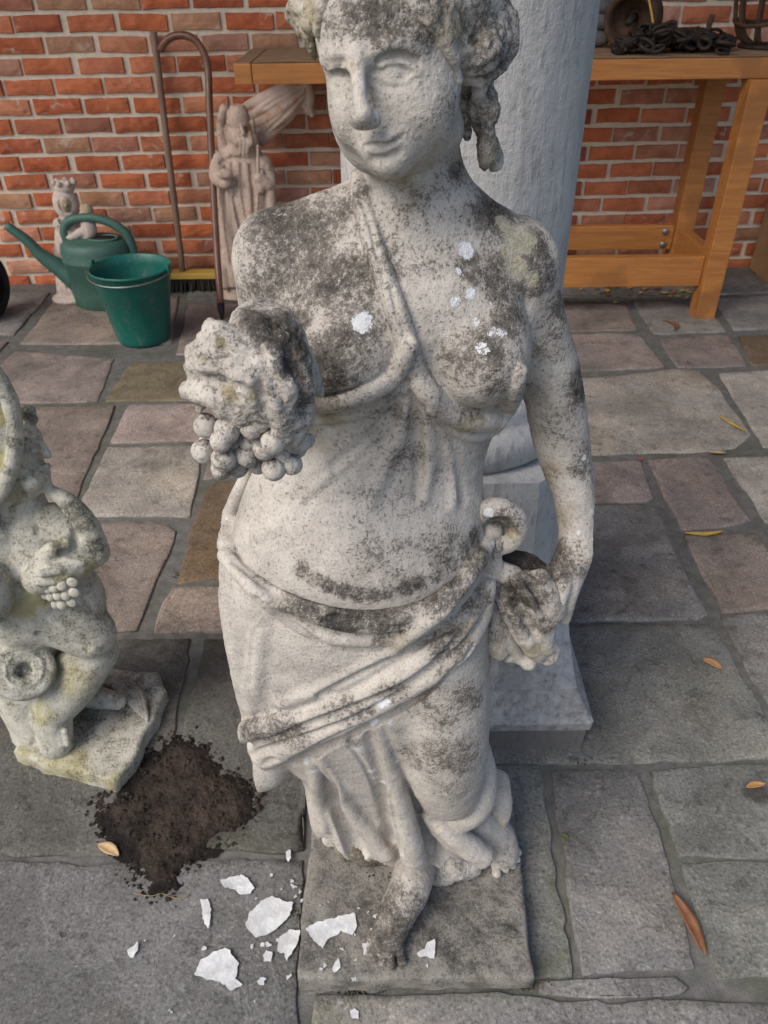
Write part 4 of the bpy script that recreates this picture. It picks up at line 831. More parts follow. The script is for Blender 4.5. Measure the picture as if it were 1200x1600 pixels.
for f in ([(104, 800, 5), (135, 840, 6)], [(70, 885, 4), (100, 890, 4), (130, 880, 4)], [(80, 970, 5), (120, 985, 6), (150, 990, 4)]): pt.ridge(f, .005, .3)
PD = spots([(15, 620, 20, .6), (20, 690, 22, .6), (12, 735, 20, .55), (47, 650, 16, .6), (110, 800, 36, .72), (130, 820, 30, .6), (150, 855, 26, .72), (85, 840, 40, .45), (90, 860, 22, .6), (48, 655, 24, .5), (35, 1040, 40, .35), (90, 990, 30, .25), (60, 1130, 30, .25)], pt)
PA = spots([(60, 930, 40, .95), (35, 950, 36, .85), (100, 910, 30, .6), (110, 1060, 50, .6), (60, 1110, 40, .6), (140, 890, 26, .6), (20, 780, 40, .5), (90, 850, 30, .4), (4, 650, 26, .9), (4, 720, 26, .9), (60, 800, 25, .3), (140, 1010, 30, .3), (90, 1030, 30, .55)], pt)
part('body', pt, putto, M['putto'], (PD, (), (), PA, .28, .28), .0007, 70)
for i, (u, v, d, r) in enumerate(((86, 918, .815, 9), (98, 915, .815, 9), (92, 930, .815, 9), (104, 930, .815, 9), (80, 932, .82, 8), (98, 944, .815, 9), (108, 918, .82, 8), (88, 944, .82, 8), (104, 946, .82, 7), (76, 920, .82, 8), (72, 930, .825, 7))):
    p, rr = B(u, v, d, r); q = vi * rr * (1 + .03 * fbm(vi * 1.6 + i, 2))[:, None]; me = mesh('grape', q + p - np.array(putto.location), fi); weather_tone(me, q + p, vi, (), (), (), [(p, rr, .3)], .1, .1); link('grape', me, M['putto'], putto)
lf = []
for (u, v, d), rr in (((113, 910, .812), 9), ((116, 926, .812), 9), ((112, 942, .812), 8)):
    p, r = B(u, v, d, rr); lf.append((vi * np.array((r, r * .45, r * 1.05)) + p, fi))
V_, F_ = join_geo([(list(at(putto, a)), b) for a, b in lf]); me = mesh('leaf', V_, F_); V_ = np.array(V_); weather_tone(me, V_, V_ * 0 + (0, 0, 1), (), [(V_.mean(0), .05, .35)]); link('leaf', me, M['putto'], putto)
R_, f_ = slab_mesh([G(18, 1172, .032)[:2], G(60, 1192, .032)[:2], G(178, 1222, .032)[:2], G(208, 1190, .032)[:2], G(258, 1078, .032)[:2], G(246, 1049, .032)[:2], G(150, 1040, .032)[:2], G(48, 1098, .032)[:2]], .002, .034, .007, .002, 71)
me = mesh('base', at(putto, R_), f_); weather_tone(me, R_, R_ * 0, [(G(130, 1130, .03), .05, .75), (G(200, 1100, .03), .09, .62), (G(150, 1170, .03), .05, .3)], (), (), [(G(100, 1210, .02), .08, .7), (G(180, 1228, .02), .04, .7), (G(40, 1180, .02), .05, .6)], .36); link('base', me, M['putto'], putto)
# shell-like ribs cut into the base under his foot
rb = [tube_geo(catmull([G(150 + i * 8, 1062 - i * .5, .034), G(180 + i * 7, 1075 + i * 2, .0385), G(200 + i * 5, 1098 + i * 5, .0345)], 5), [.0025] + [.005] * 9 + [.0025], 6) for i in range(7)]
V_, F_ = join_geo(rb); V_ = np.array(V_); me = mesh('ribbing', at(putto, V_), F_); weather_tone(me, V_, V_ * 0, [(V_.mean(0), .1, .45)], base=.25); link('ribbing', me, M['putto'], putto)

# ---------------------------------------------------------------- bearded saint against the wall
saint = thing('saint_statue', 'clay coloured statue of a bearded saint in hooded cloak holding a book and staff', 'statue', (-.51, 3.02, 0))
s3 = Carve(axis((-.70, -.33, .003)), axis((2.86, 3.15, .003)), axis((0.0, .76, .003)))
s3.loft([(225, 350, 400, 3.03, .045), (245, 338, 412, 3.03, .06), (280, 337, 424, 3.03, .07), (330, 338, 430, 3.02, .075), (380, 338, 428, 3.02, .075), (420, 342, 420, 3.01, .075), (440, 346, 408, 3.01, .07)], .01)
s3.ell(P(373, 210, 2.978), (.031, .034, .046), .004); s3.ell(P(368, 205, 3.02), (.045, .03, .060), .008)
s3.tube([B(350, 232, 3.02, 9), B(345, 195, 3.01, 7), B(350, 170, 2.99, 7)], .003); s3.loft([(164, 360, 382, 2.99, .026), (176, 355, 388, 2.985, .034), (190, 354, 391, 2.985, .037), (196, 357, 390, 2.985, .036)], .002)
s3.tube([B(398, 228, 3.0, 7), B(396, 205, 2.99, 4), B(394, 190, 2.98, 4)], .003)
s3.tube([B(377, 196, 2.940, 2.6), B(380, 209, 2.930, 3.6)], .003); s3.ell(B(370, 202, 2.945, 2)[0], .0055, .003, 'sub'); s3.ell(B(386, 203, 2.95, 2)[0], .005, .003, 'sub')
for du, ln in ((-10, 228), (-4, 238), (2, 243), (8, 240), (12, 230)): s3.tube([B(377 + du, 213, 2.95, 4.5), B(380 + du, 222, 2.938, 4.5), B(379 + du * .8, ln, 2.945, 2.5)], .0015)
bq = P(352, 272, 2.93); s3.ell(bq, (.027, .022, .018), .002)
s3.tube([B(342, 250, 3.0, 12), B(340, 275, 2.96, 13), B(352, 285, 2.94, 10)], .006); s3.tube([B(412, 255, 3.0, 13), B(420, 285, 2.97, 12), B(405, 278, 2.945, 8)], .006)
s3.tube([B(403, 228, 2.94, 2.4), B(403, 300, 2.94, 2.4), B(398, 370, 2.94, 2.4)], .002)
s3.tube([B(416, 262, 2.975, 8), B(422, 300, 2.97, 8), B(424, 350, 2.97, 9), B(420, 400, 2.97, 9)], .004); s3.tube([B(408, 268, 2.95, 5), B(408, 292, 2.95, 7), B(404, 300, 2.95, 4)], .003)
for f in ([(362, 245, 3), (368, 300, 3.5), (382, 370, 4), (392, 420, 3)], [(378, 245, 3), (380, 310, 3.5), (395, 390, 3)], [(350, 300, 3), (352, 350, 3.5), (362, 410, 4)], [(392, 250, 3), (396, 320, 3.5), (400, 380, 3)], [(345, 255, 2.5), (360, 248, 3), (395, 252, 3), (410, 262, 2.5)], [(366, 310, 3), (375, 350, 3), (386, 400, 3)], [(340, 330, 3), (346, 390, 3.4)]): s3.groove([(a, b, c * 1.35) for a, b, c in f], .004, -.2)
for f in ([(356, 300, 4), (360, 360, 4), (370, 420, 4)], [(372, 300, 4), (384, 380, 4)], [(388, 290, 4), (392, 350, 4)]): s3.ridge(f, .006, .4)
s3.tube([B(348, 420, 2.97, 12), B(352, 445, 2.96, 8)], .005); s3.tube([B(366, 440, 3.0, 14), B(372, 466, 2.98, 14)], .008); s3.ell(P(376, 462, 3.02), (.09, .08, .03), .006)
part('body', s3, saint, M['saint'], ([(P(345, 200, 3.0), .05, .5), (P(352, 275, 2.93), .04, .5), (P(398, 205, 3.0), .05, .6)], (), (), (), .1, 0), .0010, 25)
# ---------------------------------------------------------------- small crowned virgin behind the watering can
vg = thing('virgin_statuette', 'small pale statuette of a crowned veiled woman carrying a child behind the watering can', 'statue', (-1.19, 2.98, 0))
s4 = Carve(axis((-1.33, -1.04, .003)), axis((2.86, 3.12, .003)), axis((0.0, .46, .003)))
s4.loft([(338, 92, 122, 2.99, .035), (360, 86, 140, 2.99, .045), (400, 86, 150, 2.985, .05), (440, 88, 150, 2.98, .055), (462, 90, 142, 2.98, .05)], .008)
s4.ell(P(103, 318, 2.99), (.046, .045, .06), .008); s4.ell(P(103, 322, 2.942), (.030, .024, .040), .004, 'sub'); s4.ell(P(103, 318, 2.965), (.021, .024, .031), .003); s4.ell(B(103, 322, 2.94, 2)[0], .006, .003)
s4.ell(P(101, 292, 2.99), (.036, .034, .026), .004)
for a in range(7): s4.ell(P(101, 288, 2.99) + np.array((.036 * math.cos(a * .9), .036 * math.sin(a * .9), .008)), .010, .003)
s4.ell(B(136, 328, 2.96, 9)[0], .022, .006); s4.tube([B(134, 340, 2.96, 11), B(140, 360, 2.95, 11), B(135, 372, 2.95, 8)], .006); s4.tube([B(92, 350, 2.96, 9), B(110, 368, 2.94, 8), B(130, 362, 2.94, 7)], .006)
for f in ([(95, 345, 2.5), (103, 355, 3), (115, 345, 2.5)], [(92, 356, 2.5), (104, 368, 3), (122, 352, 2.5)], [(95, 385, 3), (98, 440, 3)], [(108, 385, 3), (106, 450, 3)], [(125, 385, 3), (122, 440, 3)], [(140, 385, 3), (138, 440, 3)]): s4.groove([(a, b, c * 1.3) for a, b, c in f], .003, -.2)
s4.ell(P(112, 465, 2.965), (.075, .06, .022), .005)
part('body', s4, vg, M['virgin'], ([(P(103, 320, 2.95), .03, .45)], (), (), [(P(103, 320, 2.95), .035, .8), (P(136, 330, 2.95), .04, .7)], .1, 0), .0008, 30)
# ---------------------------------------------------------------- pinkish folded cloth under the bench
s5 = Carve(axis((-.52, -.18, .003)), axis((2.99, 3.18, .003)), axis((.46, .86, .003)))
for pts in ([(372, 172, 3.13, 4), (400, 160, 3.11, 9), (440, 140, 3.09, 10), (470, 122, 3.09, 8)], [(392, 182, 3.12, 8), (420, 165, 3.09, 9), (455, 145, 3.08, 10), (476, 130, 3.08, 8)], [(398, 196, 3.11, 7), (425, 182, 3.08, 8), (455, 160, 3.07, 9), (478, 140, 3.08, 8)], [(406, 210, 3.10, 8), (428, 195, 3.07, 7), (452, 174, 3.07, 8), (470, 150, 3.08, 8)],
            [(410, 222, 3.09, 7), (428, 206, 3.08, 6), (446, 190, 3.08, 6), (464, 168, 3.08, 7)], [(478, 130, 3.08, 9), (484, 150, 3.08, 8), (484, 168, 3.08, 6), (487, 178, 3.075, 5)], [(470, 140, 3.09, 8), (474, 158, 3.09, 7), (480, 172, 3.09, 6)], [(400, 172, 3.13, 10), (430, 160, 3.12, 14), (465, 140, 3.12, 14)], [(412, 200, 3.12, 10), (440, 175, 3.11, 12), (470, 145, 3.11, 12)]): s5.tube([B(*q) for q in pts], .006)
t = NT('stained_cloth'); a = t.noise(14, 4, .6, None, .6); b = t.noise(24, 3, .6)
c = t.mix(t.ss(a, .35, .65), (.58, .45, .40), (.44, .33, .25)); c = t.mix(t.ss(b, .56, .66, 0, .6), c, (.46, .20, .11)); c = t.mix(t.ss(b, .40, .30, 0, .5), c, (.60, .50, .51))
M['stained'] = t.out(c, .9, t.bump(t.noise(300, 3, .6), .0006), .1)
for f in ([(410, 170, 2.5), (440, 150, 3), (466, 138, 2)], [(404, 190, 2.5), (434, 168, 3), (470, 142, 2)], [(414, 208, 2.5), (444, 180, 3), (474, 150, 2)], [(478, 140, 2), (480, 165, 2)]): s5.groove(f, .004, -.3)
me, V, N = s5.mesh('folded_cloth', .0008, 30); tag(link('folded_cloth', me, M['stained']), 'stained pinkish folded cloth hanging under the workbench edge beside the bearded saint', 'cloth')

# ---------------------------------------------------------------- bucket, watering can
def plastic(name, c1, c2, rough=.42):
    t = NT(name); a = t.noise(7, 4, .6); b = t.noise(60, 4, .7)
    c = t.mix(t.ss(a, .3, .7), c1, c2); c = t.mix(t.ss(b, .54, .72, 0, .35), c, (.16, .18, .155)); c = t.mix(t.ss(t.noise(26, 5, .7), .58, .70, 0, .5), c, (.12, .14, .12)); sc_ = t.noise(40, 3, .6, t.n('ShaderNodeVectorMath', {0: t.pos, 1: (1, 1, .12)}, operation='MULTIPLY').outputs[0]); c = t.mix(t.ss(sc_, .58, .70, 0, .35), c, (.16, .17, .15)); return t.out(c, t.ss(b, .3, .7, rough - .08, rough + .14), t.bump(b, .0004), .45)
M['bucket'] = plastic('teal_plastic', (.008, .105, .082), (.010, .130, .100), .36); M['can'] = plastic('dull_green_plastic', (.040, .105, .082), (.050, .120, .095), .5)
M['wire'] = simple('wire', (.22, .22, .21), (.35, .35, .34), 60, .4, .0002, metal=.8)
M['black'] = simple('black_rubber', (.012, .012, .012), (.022, .021, .02), 30, .75, .0008)
M['rust'] = simple('rusty_iron', (.055, .035, .026), (.105, .055, .032), 40, .8, .0012, metal=.25)
M['dark_iron'] = simple('dark_iron', (.022, .019, .017), (.050, .036, .028), 60, .65, .0010, metal=.4)
bc = G(226, 528); bucket = thing('bucket', 'bright teal plastic bucket with wire handle standing in front of the green watering can', 'bucket', (bc[0], bc[1] - .0, 0))
hb = .255; prof = [(0, .006), (.080, .006), (.086, .0), (.090, .004), (.094, .02), (.1185, .17), (.1195, .171), (.1275, hb - .03), (.1295, hb - .028), (.1315, hb - .006), (.1365, hb - .005), (.1375, hb + .001), (.135, hb + .004), (.1315, hb + .001), (.1275, hb - .03), (.092, .014), (0, .012)]
V_, F_ = lathe_geo(prof, 64); link('tub', mesh('tub', V_, F_), M['bucket'], bucket)
a0 = math.radians(-12)                                        # handle ears left and right, wire fallen on to the front rim
hp = [Vector((.141 * math.cos(math.pi + a0 + f * math.pi), .141 * math.sin(math.pi + a0 + f * math.pi), hb - .010 - .012 * math.sin(f * math.pi))) for f in np.linspace(0, 1, 25)]
V_, F_ = tube_geo(np.array(hp), .0026, 8); link('handle', mesh('handle', V_, F_), M['wire'], bucket)
for s_ in (0, 1):
    an = math.pi * (1 + s_) + a0; bm = bmesh.new(); add_box(bm, (.139 * math.cos(an), .139 * math.sin(an), hb + .001), (.012, .022, .030), Matrix.Rotation(an, 3, 'Z'), .004); bm_obj('ear', bm, M['bucket'], bucket)
cc = G(163, 470); can = thing('watering_can', 'dull dark green plastic watering can with long spout and arched handle by the wall', 'watering can', (cc[0] + .02, cc[1] - .02, 0))
prof = [(0, 0), (.100, 0), (.106, .006), (.110, .05), (.1105, .052), (.1125, .12), (.1135, .121), (.114, .17), (.117, .173), (.117, .180), (.114, .186), (.114, .212), (.110, .232), (.100, .243), (.085, .248), (0, .252)]
V_, F_ = lathe_geo(prof, 56); V_ = [(x * 1.12, y * .92, z) for x, y, z in V_]; link('body', mesh('body', V_, F_), M['can'], can)
V_, F_ = tube_geo(catmull([(-.085, -.01, .085), (-.14, -.02, .14), (-.20, -.03, .20), (-.235, -.036, .255), (-.292, -.042, .312)], 6), np.interp(np.arange(25), [0, 6, 14, 24], [.048, .034, .021, .0155]), 18); link('spout', mesh('spout', V_, F_), M['can'], can)
V_, F_ = tube_geo(catmull([(-.098, 0, .225), (-.102, 0, .275), (-.075, 0, .312), (-.01, 0, .324), (.06, 0, .312), (.118, 0, .275), (.138, 0, .225), (.136, 0, .175), (.115, 0, .14)], 6), .0165, 14); link('handle', mesh('handle', V_, F_), M['can'], can)
V_, F_ = lathe_geo([(.040, .0), (.052, .0), (.054, .007), (.048, .010), (.042, .008), (.040, .0)], 32); o = link('filler_rim', mesh('filler_rim', V_, F_), M['can'], can); o.location = (.042, -.01, .2475); o.scale = (1.1, .8, 1)
V_, F_ = lathe_geo([(0, .0), (.042, .0), (.042, .003), (0, .003)], 32); o = link('painted_filler_hole', mesh('painted_filler_hole', V_, F_), M['black'], can); o.location = (.042, -.01, .2490); o.scale = (1.1, .8, 1)  # black disc stands in for the unlit inside of the opening

# ---------------------------------------------------------------- broom and walking cane
M['handle_wood'] = simple('grey_brown_wood', (.16, .095, .065), (.24, .155, .11), 30, .55, .0004, stretch=(1, 1, .1)); M['cane_wood'] = simple('varnished_cane', (.105, .045, .026), (.19, .085, .048), 40, .32, .0003, spec=.5, stretch=(1, 1, .1)); M['head_wood'] = simple('yellow_wood', (.42, .28, .06), (.50, .34, .09), 20, .5, .0004, stretch=(.2, 1, 1))
broom = thing('broom', 'broom with yellow wooden head, black bristles and grey brown stick leaning on the brick wall', 'broom', (-.762, 3.08, 0))
bm = bmesh.new(); add_box(bm, (0, 0, .062), (.225, .062, .024), None, .005); bm_obj('head', bm, M['head_wood'], broom)
parts_ = []
for i in range(24):
    for j in range(6):
        x, y = -.103 + .206 * i / 23, -.022 + .044 * j / 5; e = rng.normal(0, .004, 2); parts_.append(tube_geo([(x, y, .052), (x + e[0] * .5, y + e[1] * .5 - .004, .026), (x * 1.05 + e[0], y * 1.3 + e[1] - .006, .001)], [.0042, .0046, .0036], 5))
V_, F_ = join_geo(parts_); link('bristles', mesh('bristles', V_, F_, False), simple('bristle', (.010, .009, .008), (.022, .018, .014), 80, .7, 0), broom).name = 'bristle_tuft'; bpy.data.objects['bristle_tuft']['kind'] = 'stuff'
top = P(240, 50, 3.17); lo = P(286, 428, 3.08); V_, F_ = tube_geo(at(broom, catmull([lo - np.array((0, 0, .01)), (lo + top) / 2, top], 6)), .0125, 14); link('stick', mesh('stick', V_, F_), M['handle_wood'], broom)
cane = thing('walking_cane', 'brown crook handled walking cane with black ferrule leaning on the wall beside the broom', 'cane', tuple(G(347, 500)))
cp = [P(345, 478, 2.775), P(338, 380, 2.88), P(331, 250, 2.99), P(327, 160, 3.05), P(325, 110, 3.085), P(318, 82, 3.095), P(304, 62, 3.10), P(286, 55, 3.105), P(268, 58, 3.11), P(256, 68, 3.115), P(251, 78, 3.12)]
V_, F_ = tube_geo(at(cane, catmull(cp, 6)), .0128, 14); link('shaft', mesh('shaft', V_, F_), M['cane_wood'], cane)
V_, F_ = tube_geo(at(cane, [P(344.6, 474, 2.779), P(345.2, 482, 2.770), P(346.4, 490, 2.76), G(347, 500)]), [.0145, .0140, .010, .004], 12); link('ferrule', mesh('ferrule', V_, F_), M['black'], cane)

# ---------------------------------------------------------------- workbench
t = NT('oiled_wood'); pv = t.offset(10); sv = t.n('ShaderNodeVectorMath', {0: pv, 1: (.35, 6, 6)}, operation='MULTIPLY').outputs[0]; g = t.noise(9, 6, .65, sv, 1.5); g2 = t.noise(50, 4, .7, sv); kn = t.noise(5, 3, .5, pv)
c = t.mix(t.ss(g, .3, .7), (.44, .185, .05), (.31, .118, .032)); c = t.mix(t.ss(g2, .55, .7, 0, .4), c, (.28, .115, .03)); c = t.mix(t.ss(kn, .58, .68, 0, .6), c, (.22, .09, .03)); c = t.mix(t.ss(t.noise(18, 5, .7, pv), .55, .75, 0, .45), c, (.20, .11, .055)); M['bench'] = t.out(c, t.ss(g2, .3, .7, .38, .55), t.bump(g2, .0006), .4)
t = NT('worn_bench_top'); a = t.noise(12, 5, .65); M['bench_top'] = t.out(t.mix(t.ss(a, .3, .7), (.22, .14, .085), (.30, .20, .12)), .75, t.bump(t.noise(90, 4, .6), .0006), .25)
bench = thing('workbench', 'heavy orange brown wooden workbench with thick top and square legs against the brick wall', 'workbench', (.44, 2.95, 0))
def bench_box(name, x0, x1, y0, y1, z0, z1, mat='bench', bev=.004):
    bm = bmesh.new(); cx, cy, cz = (x0 + x1) / 2, (y0 + y1) / 2, (z0 + z1) / 2; L = max(x1 - x0, y1 - y0, z1 - z0); add_box(bm, (0, 0, 0), (x1 - x0, y1 - y0, z1 - z0), None, bev)
    o = bm_obj(name, bm, M[mat], bench)
    o.location = (cx - .44, cy - 2.95, cz)
    return o
bench_box('end_board', -.446, -.392, 2.715, 3.17, .775, .8325)
for i in range(4): bench_box('top_board', -.390, 1.40, 2.715 + .1145 * i, 2.715 + .1145 * (i + 1) - .0015, .775, .8320 + .0012 * (i % 2), 'bench', .003)
for i in range(4): bench_box('top_veneer', -.389, 1.399, 2.720 + .1145 * i, 2.715 + .1145 * (i + 1) - .006, .8342, .8355, 'bench_top', .0004)
bench_box('top_veneer', -.444, -.394, 2.720, 3.165, .8330, .8352, 'bench_top', .0004)
for x in (.02, 1.152):
    for y in (2.695, 3.06):
        o = bench_box('leg', -.036, .036, -.036, .036, -.3865, .3865); o.location = (x + .036 - .44, y + .036 - 2.95, .3875)
bench_box('stretcher', .094, 1.150, 2.722, 2.760, .116, .222); bench_box('stretcher', .094, 1.150, 3.072, 3.106, .140, .232); bench_box('stretcher', 1.165, 1.205, 2.769, 3.058, .132, .226); bench_box('stretcher', .035, .075, 2.769, 3.058, .132, .226)
for z in (.210, .160):
    V_, F_ = lathe_geo([(0, .008), (.010, .008), (.013, .004), (.013, 0)], 16); o = link('bolt', mesh('bolt', V_, F_), M['wire'], bench); o.rotation_euler = (math.radians(90), 0, 0); o.location = (1.115 - .44, 3.0715 - 2.95, z)
# ---------------------------------------------------------------- things on the bench
ZB = .8356
pc = P(983, 66, 2.93); pul = thing('iron_pulley', 'round rusty iron cup with a hollow face lying on its side on the workbench', 'pulley', (pc[0], pc[1], ZB))
prof = [(.012, .03), (.028, .03), (.030, .012), (.050, .010), (.062, .0), (.066, -.035), (.078, -.040), (.084, -.036), (.086, .045), (.070, .055), (0, .056)]
V_, F_ = lathe_geo(prof, 40); R3 = Matrix.Rotation(math.radians(-28), 3, 'Z') @ Matrix.Rotation(math.radians(-82), 3, 'X')
V_ = [tuple(R3 @ Vector((x, y, z))) for x, y, z in V_]; V_ = [(x, y, z + .087) for x, y, z in V_]; link('cup', mesh('cup', V_, F_), M['rust'], pul)
V_, F_ = tube_geo([tuple(R3 @ Vector((0, 0, z)) + Vector((0, 0, .087))) for z in (-.055, .045)], .011, 12); link('axle', mesh('axle', V_, F_), M['dark_iron'], pul)
ch = thing('iron_chain', 'heap of black rusty chain links spread along the front of the workbench', 'chain', (*P(1060, 74, 2.86)[:2], ZB))
tv, tf = tube_geo([(.021 * math.cos(a) * (1 if abs(math.cos(a)) < .5 else 1), .0125 * math.sin(a), 0) for a in np.linspace(0, 2 * math.pi, 15)[:-1]], .0050, 6, closed=True)
lm = mesh('link', tv, tf); lm.materials.append(M['dark_iron'])
for i in range(165):
    f = rng.random(); u = 965 + 170 * f; hgt = .052 * math.exp(-((f - .33) / .22) ** 2) + .030 * math.exp(-((f - .75) / .25) ** 2) + .014
    p = P(u + rng.normal(0, 3), 74, 2.85 + rng.normal(0, .045)); p[2] = ZB; o = bpy.data.objects.new('link', lm); COL.objects.link(o); o.parent = ch
    s_ = rng.uniform(.85, 1.35); o.scale = (s_, s_, s_); z = .010 + hgt * rng.random(); o.location = Vector(p) - ch.location + Vector((0, 0, z)); o.rotation_euler = (rng.uniform(-1.0, 1.0), rng.uniform(-.6, .6) if z > .02 else rng.uniform(-.25, .25), rng.uniform(0, 3.1))
st0 = P(1098, 70, 2.90); st0[2] = ZB; V_, F_ = tube_geo(catmull([st0 + (0, 0, .01), st0 + (.006, 0, .05), st0 + (.014, .005, .098)], 5), [.009] * 11, 8); o = obj('iron_hook', V_, F_, M['rust']); tag(o, 'stubby upright rusty iron hook standing out of the chain heap', 'hook')
tw = P(1015, 66, 2.86); tw[2] = ZB; V_, F_ = tube_geo(catmull([tw + (-.035, -.01, .16), tw + (-.012, -.02, .10), tw + (.004, -.03, .045), tw + (.028, -.035, .018)], 6), .0035, 6); tag(obj('straw', V_, F_, simple('straw', (.42, .24, .05), (.5, .3, .08), 30, .6, 0)), 'yellow bent straw hanging over the rusty pulley and chain heap', 'straw')
bk = P(1188, 64, 2.95); bas = thing('iron_basket', 'rusty openwork iron basket of bent straps on a round foot at the bench end', 'basket', (bk[0] + .015, bk[1], ZB))
V_, F_ = lathe_geo([(0, 0), (.078, 0), (.082, .004), (.080, .012), (0, .014)], 32); link('foot', mesh('foot', V_, F_), M['dark_iron'], bas)
for i in range(10):
    a = 2 * math.pi * i / 10 + .2; pr = [(.05, .012), (.085, .035), (.110, .10), (.115, .17), (.10, .25), (.085, .30)]
    V_, F_ = tube_geo(catmull([(r * math.cos(a), r * math.sin(a), z) for r, z in pr], 4), .0068, 8); link('strap', mesh('strap', V_, F_), M['rust'], bas)
for r, z in ((.104, .072), (.117, .150), (.106, .235)):
    V_, F_ = tube_geo([((r + .004) * math.cos(a), (r + .004) * math.sin(a), z + .006 * math.sin(3 * a)) for a in np.linspace(0, 2 * math.pi, 33)[:-1]], .0066, 8, closed=True); link('hoop', mesh('hoop', V_, F_), M['rust'], bas)
rl = P(938, 52, 3.0); rl[2] = ZB; rv, rf = [], []
V_, F_ = join_geo([tube_geo(catmull([rl + (-.10, .05, .026 + k * .046), rl + (-.02, .04, .028 + k * .047), rl + (.035, .02, .026 + k * .044)], 5), [.022, .025, .026, .025, .024, .025, .026, .025, .024, .02, .014], 12) for k in range(3)])
tag(obj('rolled_sacking', V_, F_, simple('grey_sacking', (.075, .072, .078), (.13, .125, .13), 20, .9, .002)), 'dark grey rolled sacking piled on the workbench close to the stone column', 'sacking')

# ---------------------------------------------------------------- cardboard box and wheel at the edges
M['card'] = simple('cardboard', (.29, .165, .085), (.36, .21, .115), 9, .85, .0006); bxo = thing('cardboard_box', 'plain brown cardboard box on the floor beside the workbench leg at the wall', 'box', (1.80, 3.12, 0)); bxo.rotation_euler = (0, 0, math.radians(1))
bm = bmesh.new(); add_box(bm, (0, -.02, .15), (.46, .30, .30), None, .004); bm_obj('carton', bm, M['card'], bxo)
for s_ in (-1, 1): bm = bmesh.new(); add_box(bm, (0, -.02 + s_ * .076, .3035), (.455, .147, .004)); bm_obj('flap', bm, M['card'], bxo)
wc = np.array((-1.475, 2.80, .122)); whl = thing('wheel', 'black rubber tyred wheel standing on the floor at the foot of the brick wall', 'wheel', (wc[0], wc[1], 0)); whl.rotation_euler = (0, 0, math.radians(78))
prof = [(.082 + .001, -.030), (.105, -.036), (.119, -.028), (.123, -.010), (.123, .010), (.119, .028), (.105, .036), (.083, .030), (.083, -.030)]
V_, F_ = lathe_geo(prof, 48); V_ = [(x, z, y + .123) for x, y, z in V_]; link('tyre', mesh('tyre', V_, [tuple(reversed(f)) for f in F_]), M['black'], whl)
V_, F_ = lathe_geo([(.012, -.034), (.03, -.034), (.04, -.012), (.083, -.024), (.083, .024), (.04, .012), (.03, .034), (.012, .034)], 40); V_ = [(x, z, y + .123) for x, y, z in V_]; link('rim', mesh('rim', V_, [tuple(reversed(f)) for f in F_]), M['dark_iron'], whl)
V_, F_ = tube_geo([(0, -.06, .123), (0, .06, .123)], .0115, 12); link('axle', mesh('axle', V_, F_), M['wire'], whl)
print('objects', round(time.time() - T0, 1))
# ---------------------------------------------------------------- soil patch, paint flakes, leaves
t = NT('damp_soil'); rim = t.attr('rim'); a = t.noise(30, 6, .75); b = t.noise(170, 4, .7); c = t.mix(t.ss(a, .3, .68), (.016, .013, .011), (.058, .043, .035)); c = t.mix(t.ss(t.math('ADD', rim, t.math('MULTIPLY', t.math('SUBTRACT', a, .5), 1.6)), .3, .8, 0, .88), c, (.010, .009, .008)); c = t.mix(t.ss(b, .58, .72, 0, .6), c, (.10, .08, .065)); c = t.mix(t.ss(t.noise(9, 3, .5), .55, .7, 0, .5), c, (.065, .046, .038))
M['soil'] = t.out(c, .95, t.bump(t.math('ADD', a, t.math('MULTIPLY', b, .5)), .006), .2)
sp_ = np.array([G(u, v)[:2] for u, v in ((236, 1178), (262, 1160), (292, 1152), (322, 1172), (340, 1196), (378, 1222), (398, 1246), (394, 1278), (362, 1308), (330, 1334), (292, 1358), (268, 1392), (234, 1396), (208, 1372), (188, 1336), (166, 1318), (150, 1286), (158, 1252), (186, 1238), (206, 1206))])
sp_ = catmull(np.vstack([sp_, sp_[:1]]), 6)[:-1]; cs = sp_.mean(0)
STEP = .0019; gx_ = np.arange(sp_[:, 0].min() - .03, sp_[:, 0].max() + .03, STEP); gy_ = np.arange(sp_[:, 1].min() - .03, sp_[:, 1].max() + .03, STEP)
GX, GY = np.meshgrid(gx_, gy_, indexing='ij'); Q2 = np.column_stack([GX.ravel(), GY.ravel()]); A_ = sp_; B_ = np.roll(sp_, -1, 0); inn = np.zeros(len(Q2), bool); dmin = np.full(len(Q2), 9.0)
for a, b in zip(A_, B_):
    w = b - a; h = np.clip(((Q2 - a) @ w) / (w @ w), 0, 1); dmin = np.minimum(dmin, np.linalg.norm(Q2 - a - h[:, None] * w, axis=1))
    if abs(b[1] - a[1]) > 1e-9: cr_ = ((a[1] > Q2[:, 1]) != (b[1] > Q2[:, 1])) & (Q2[:, 0] < a[0] + (Q2[:, 1] - a[1]) / (b[1] - a[1]) * w[0]); inn ^= cr_
sd = np.where(inn, dmin, -dmin); Q3 = np.column_stack([Q2, np.zeros(len(Q2))])
sd = sd + .004 * fbm(Q3 * 45, 3) + .0022 * fbm(Q3 * 180, 2)
zq = .0018 + np.clip(sd, -.03, .03) / .03 * .0052 + np.where(sd > -.004, .0024 * fbm(Q3 * 75, 4) + .0010 * vnoise(Q3 * 420), 0)
ny_ = len(gy_); idx_ = np.arange(len(Q2)).reshape(GX.shape); cell = np.stack([idx_[:-1, :-1], idx_[1:, :-1], idx_[1:, 1:], idx_[:-1, 1:]], -1).reshape(-1, 4); cell = cell[(zq[cell] > .0008).any(1) & (sd[cell] > -.012).any(1)]
used = np.unique(cell); remap = np.full(len(Q2), -1); remap[used] = np.arange(len(used)); V_ = np.column_stack([Q2, np.maximum(zq, -.004)])[used]
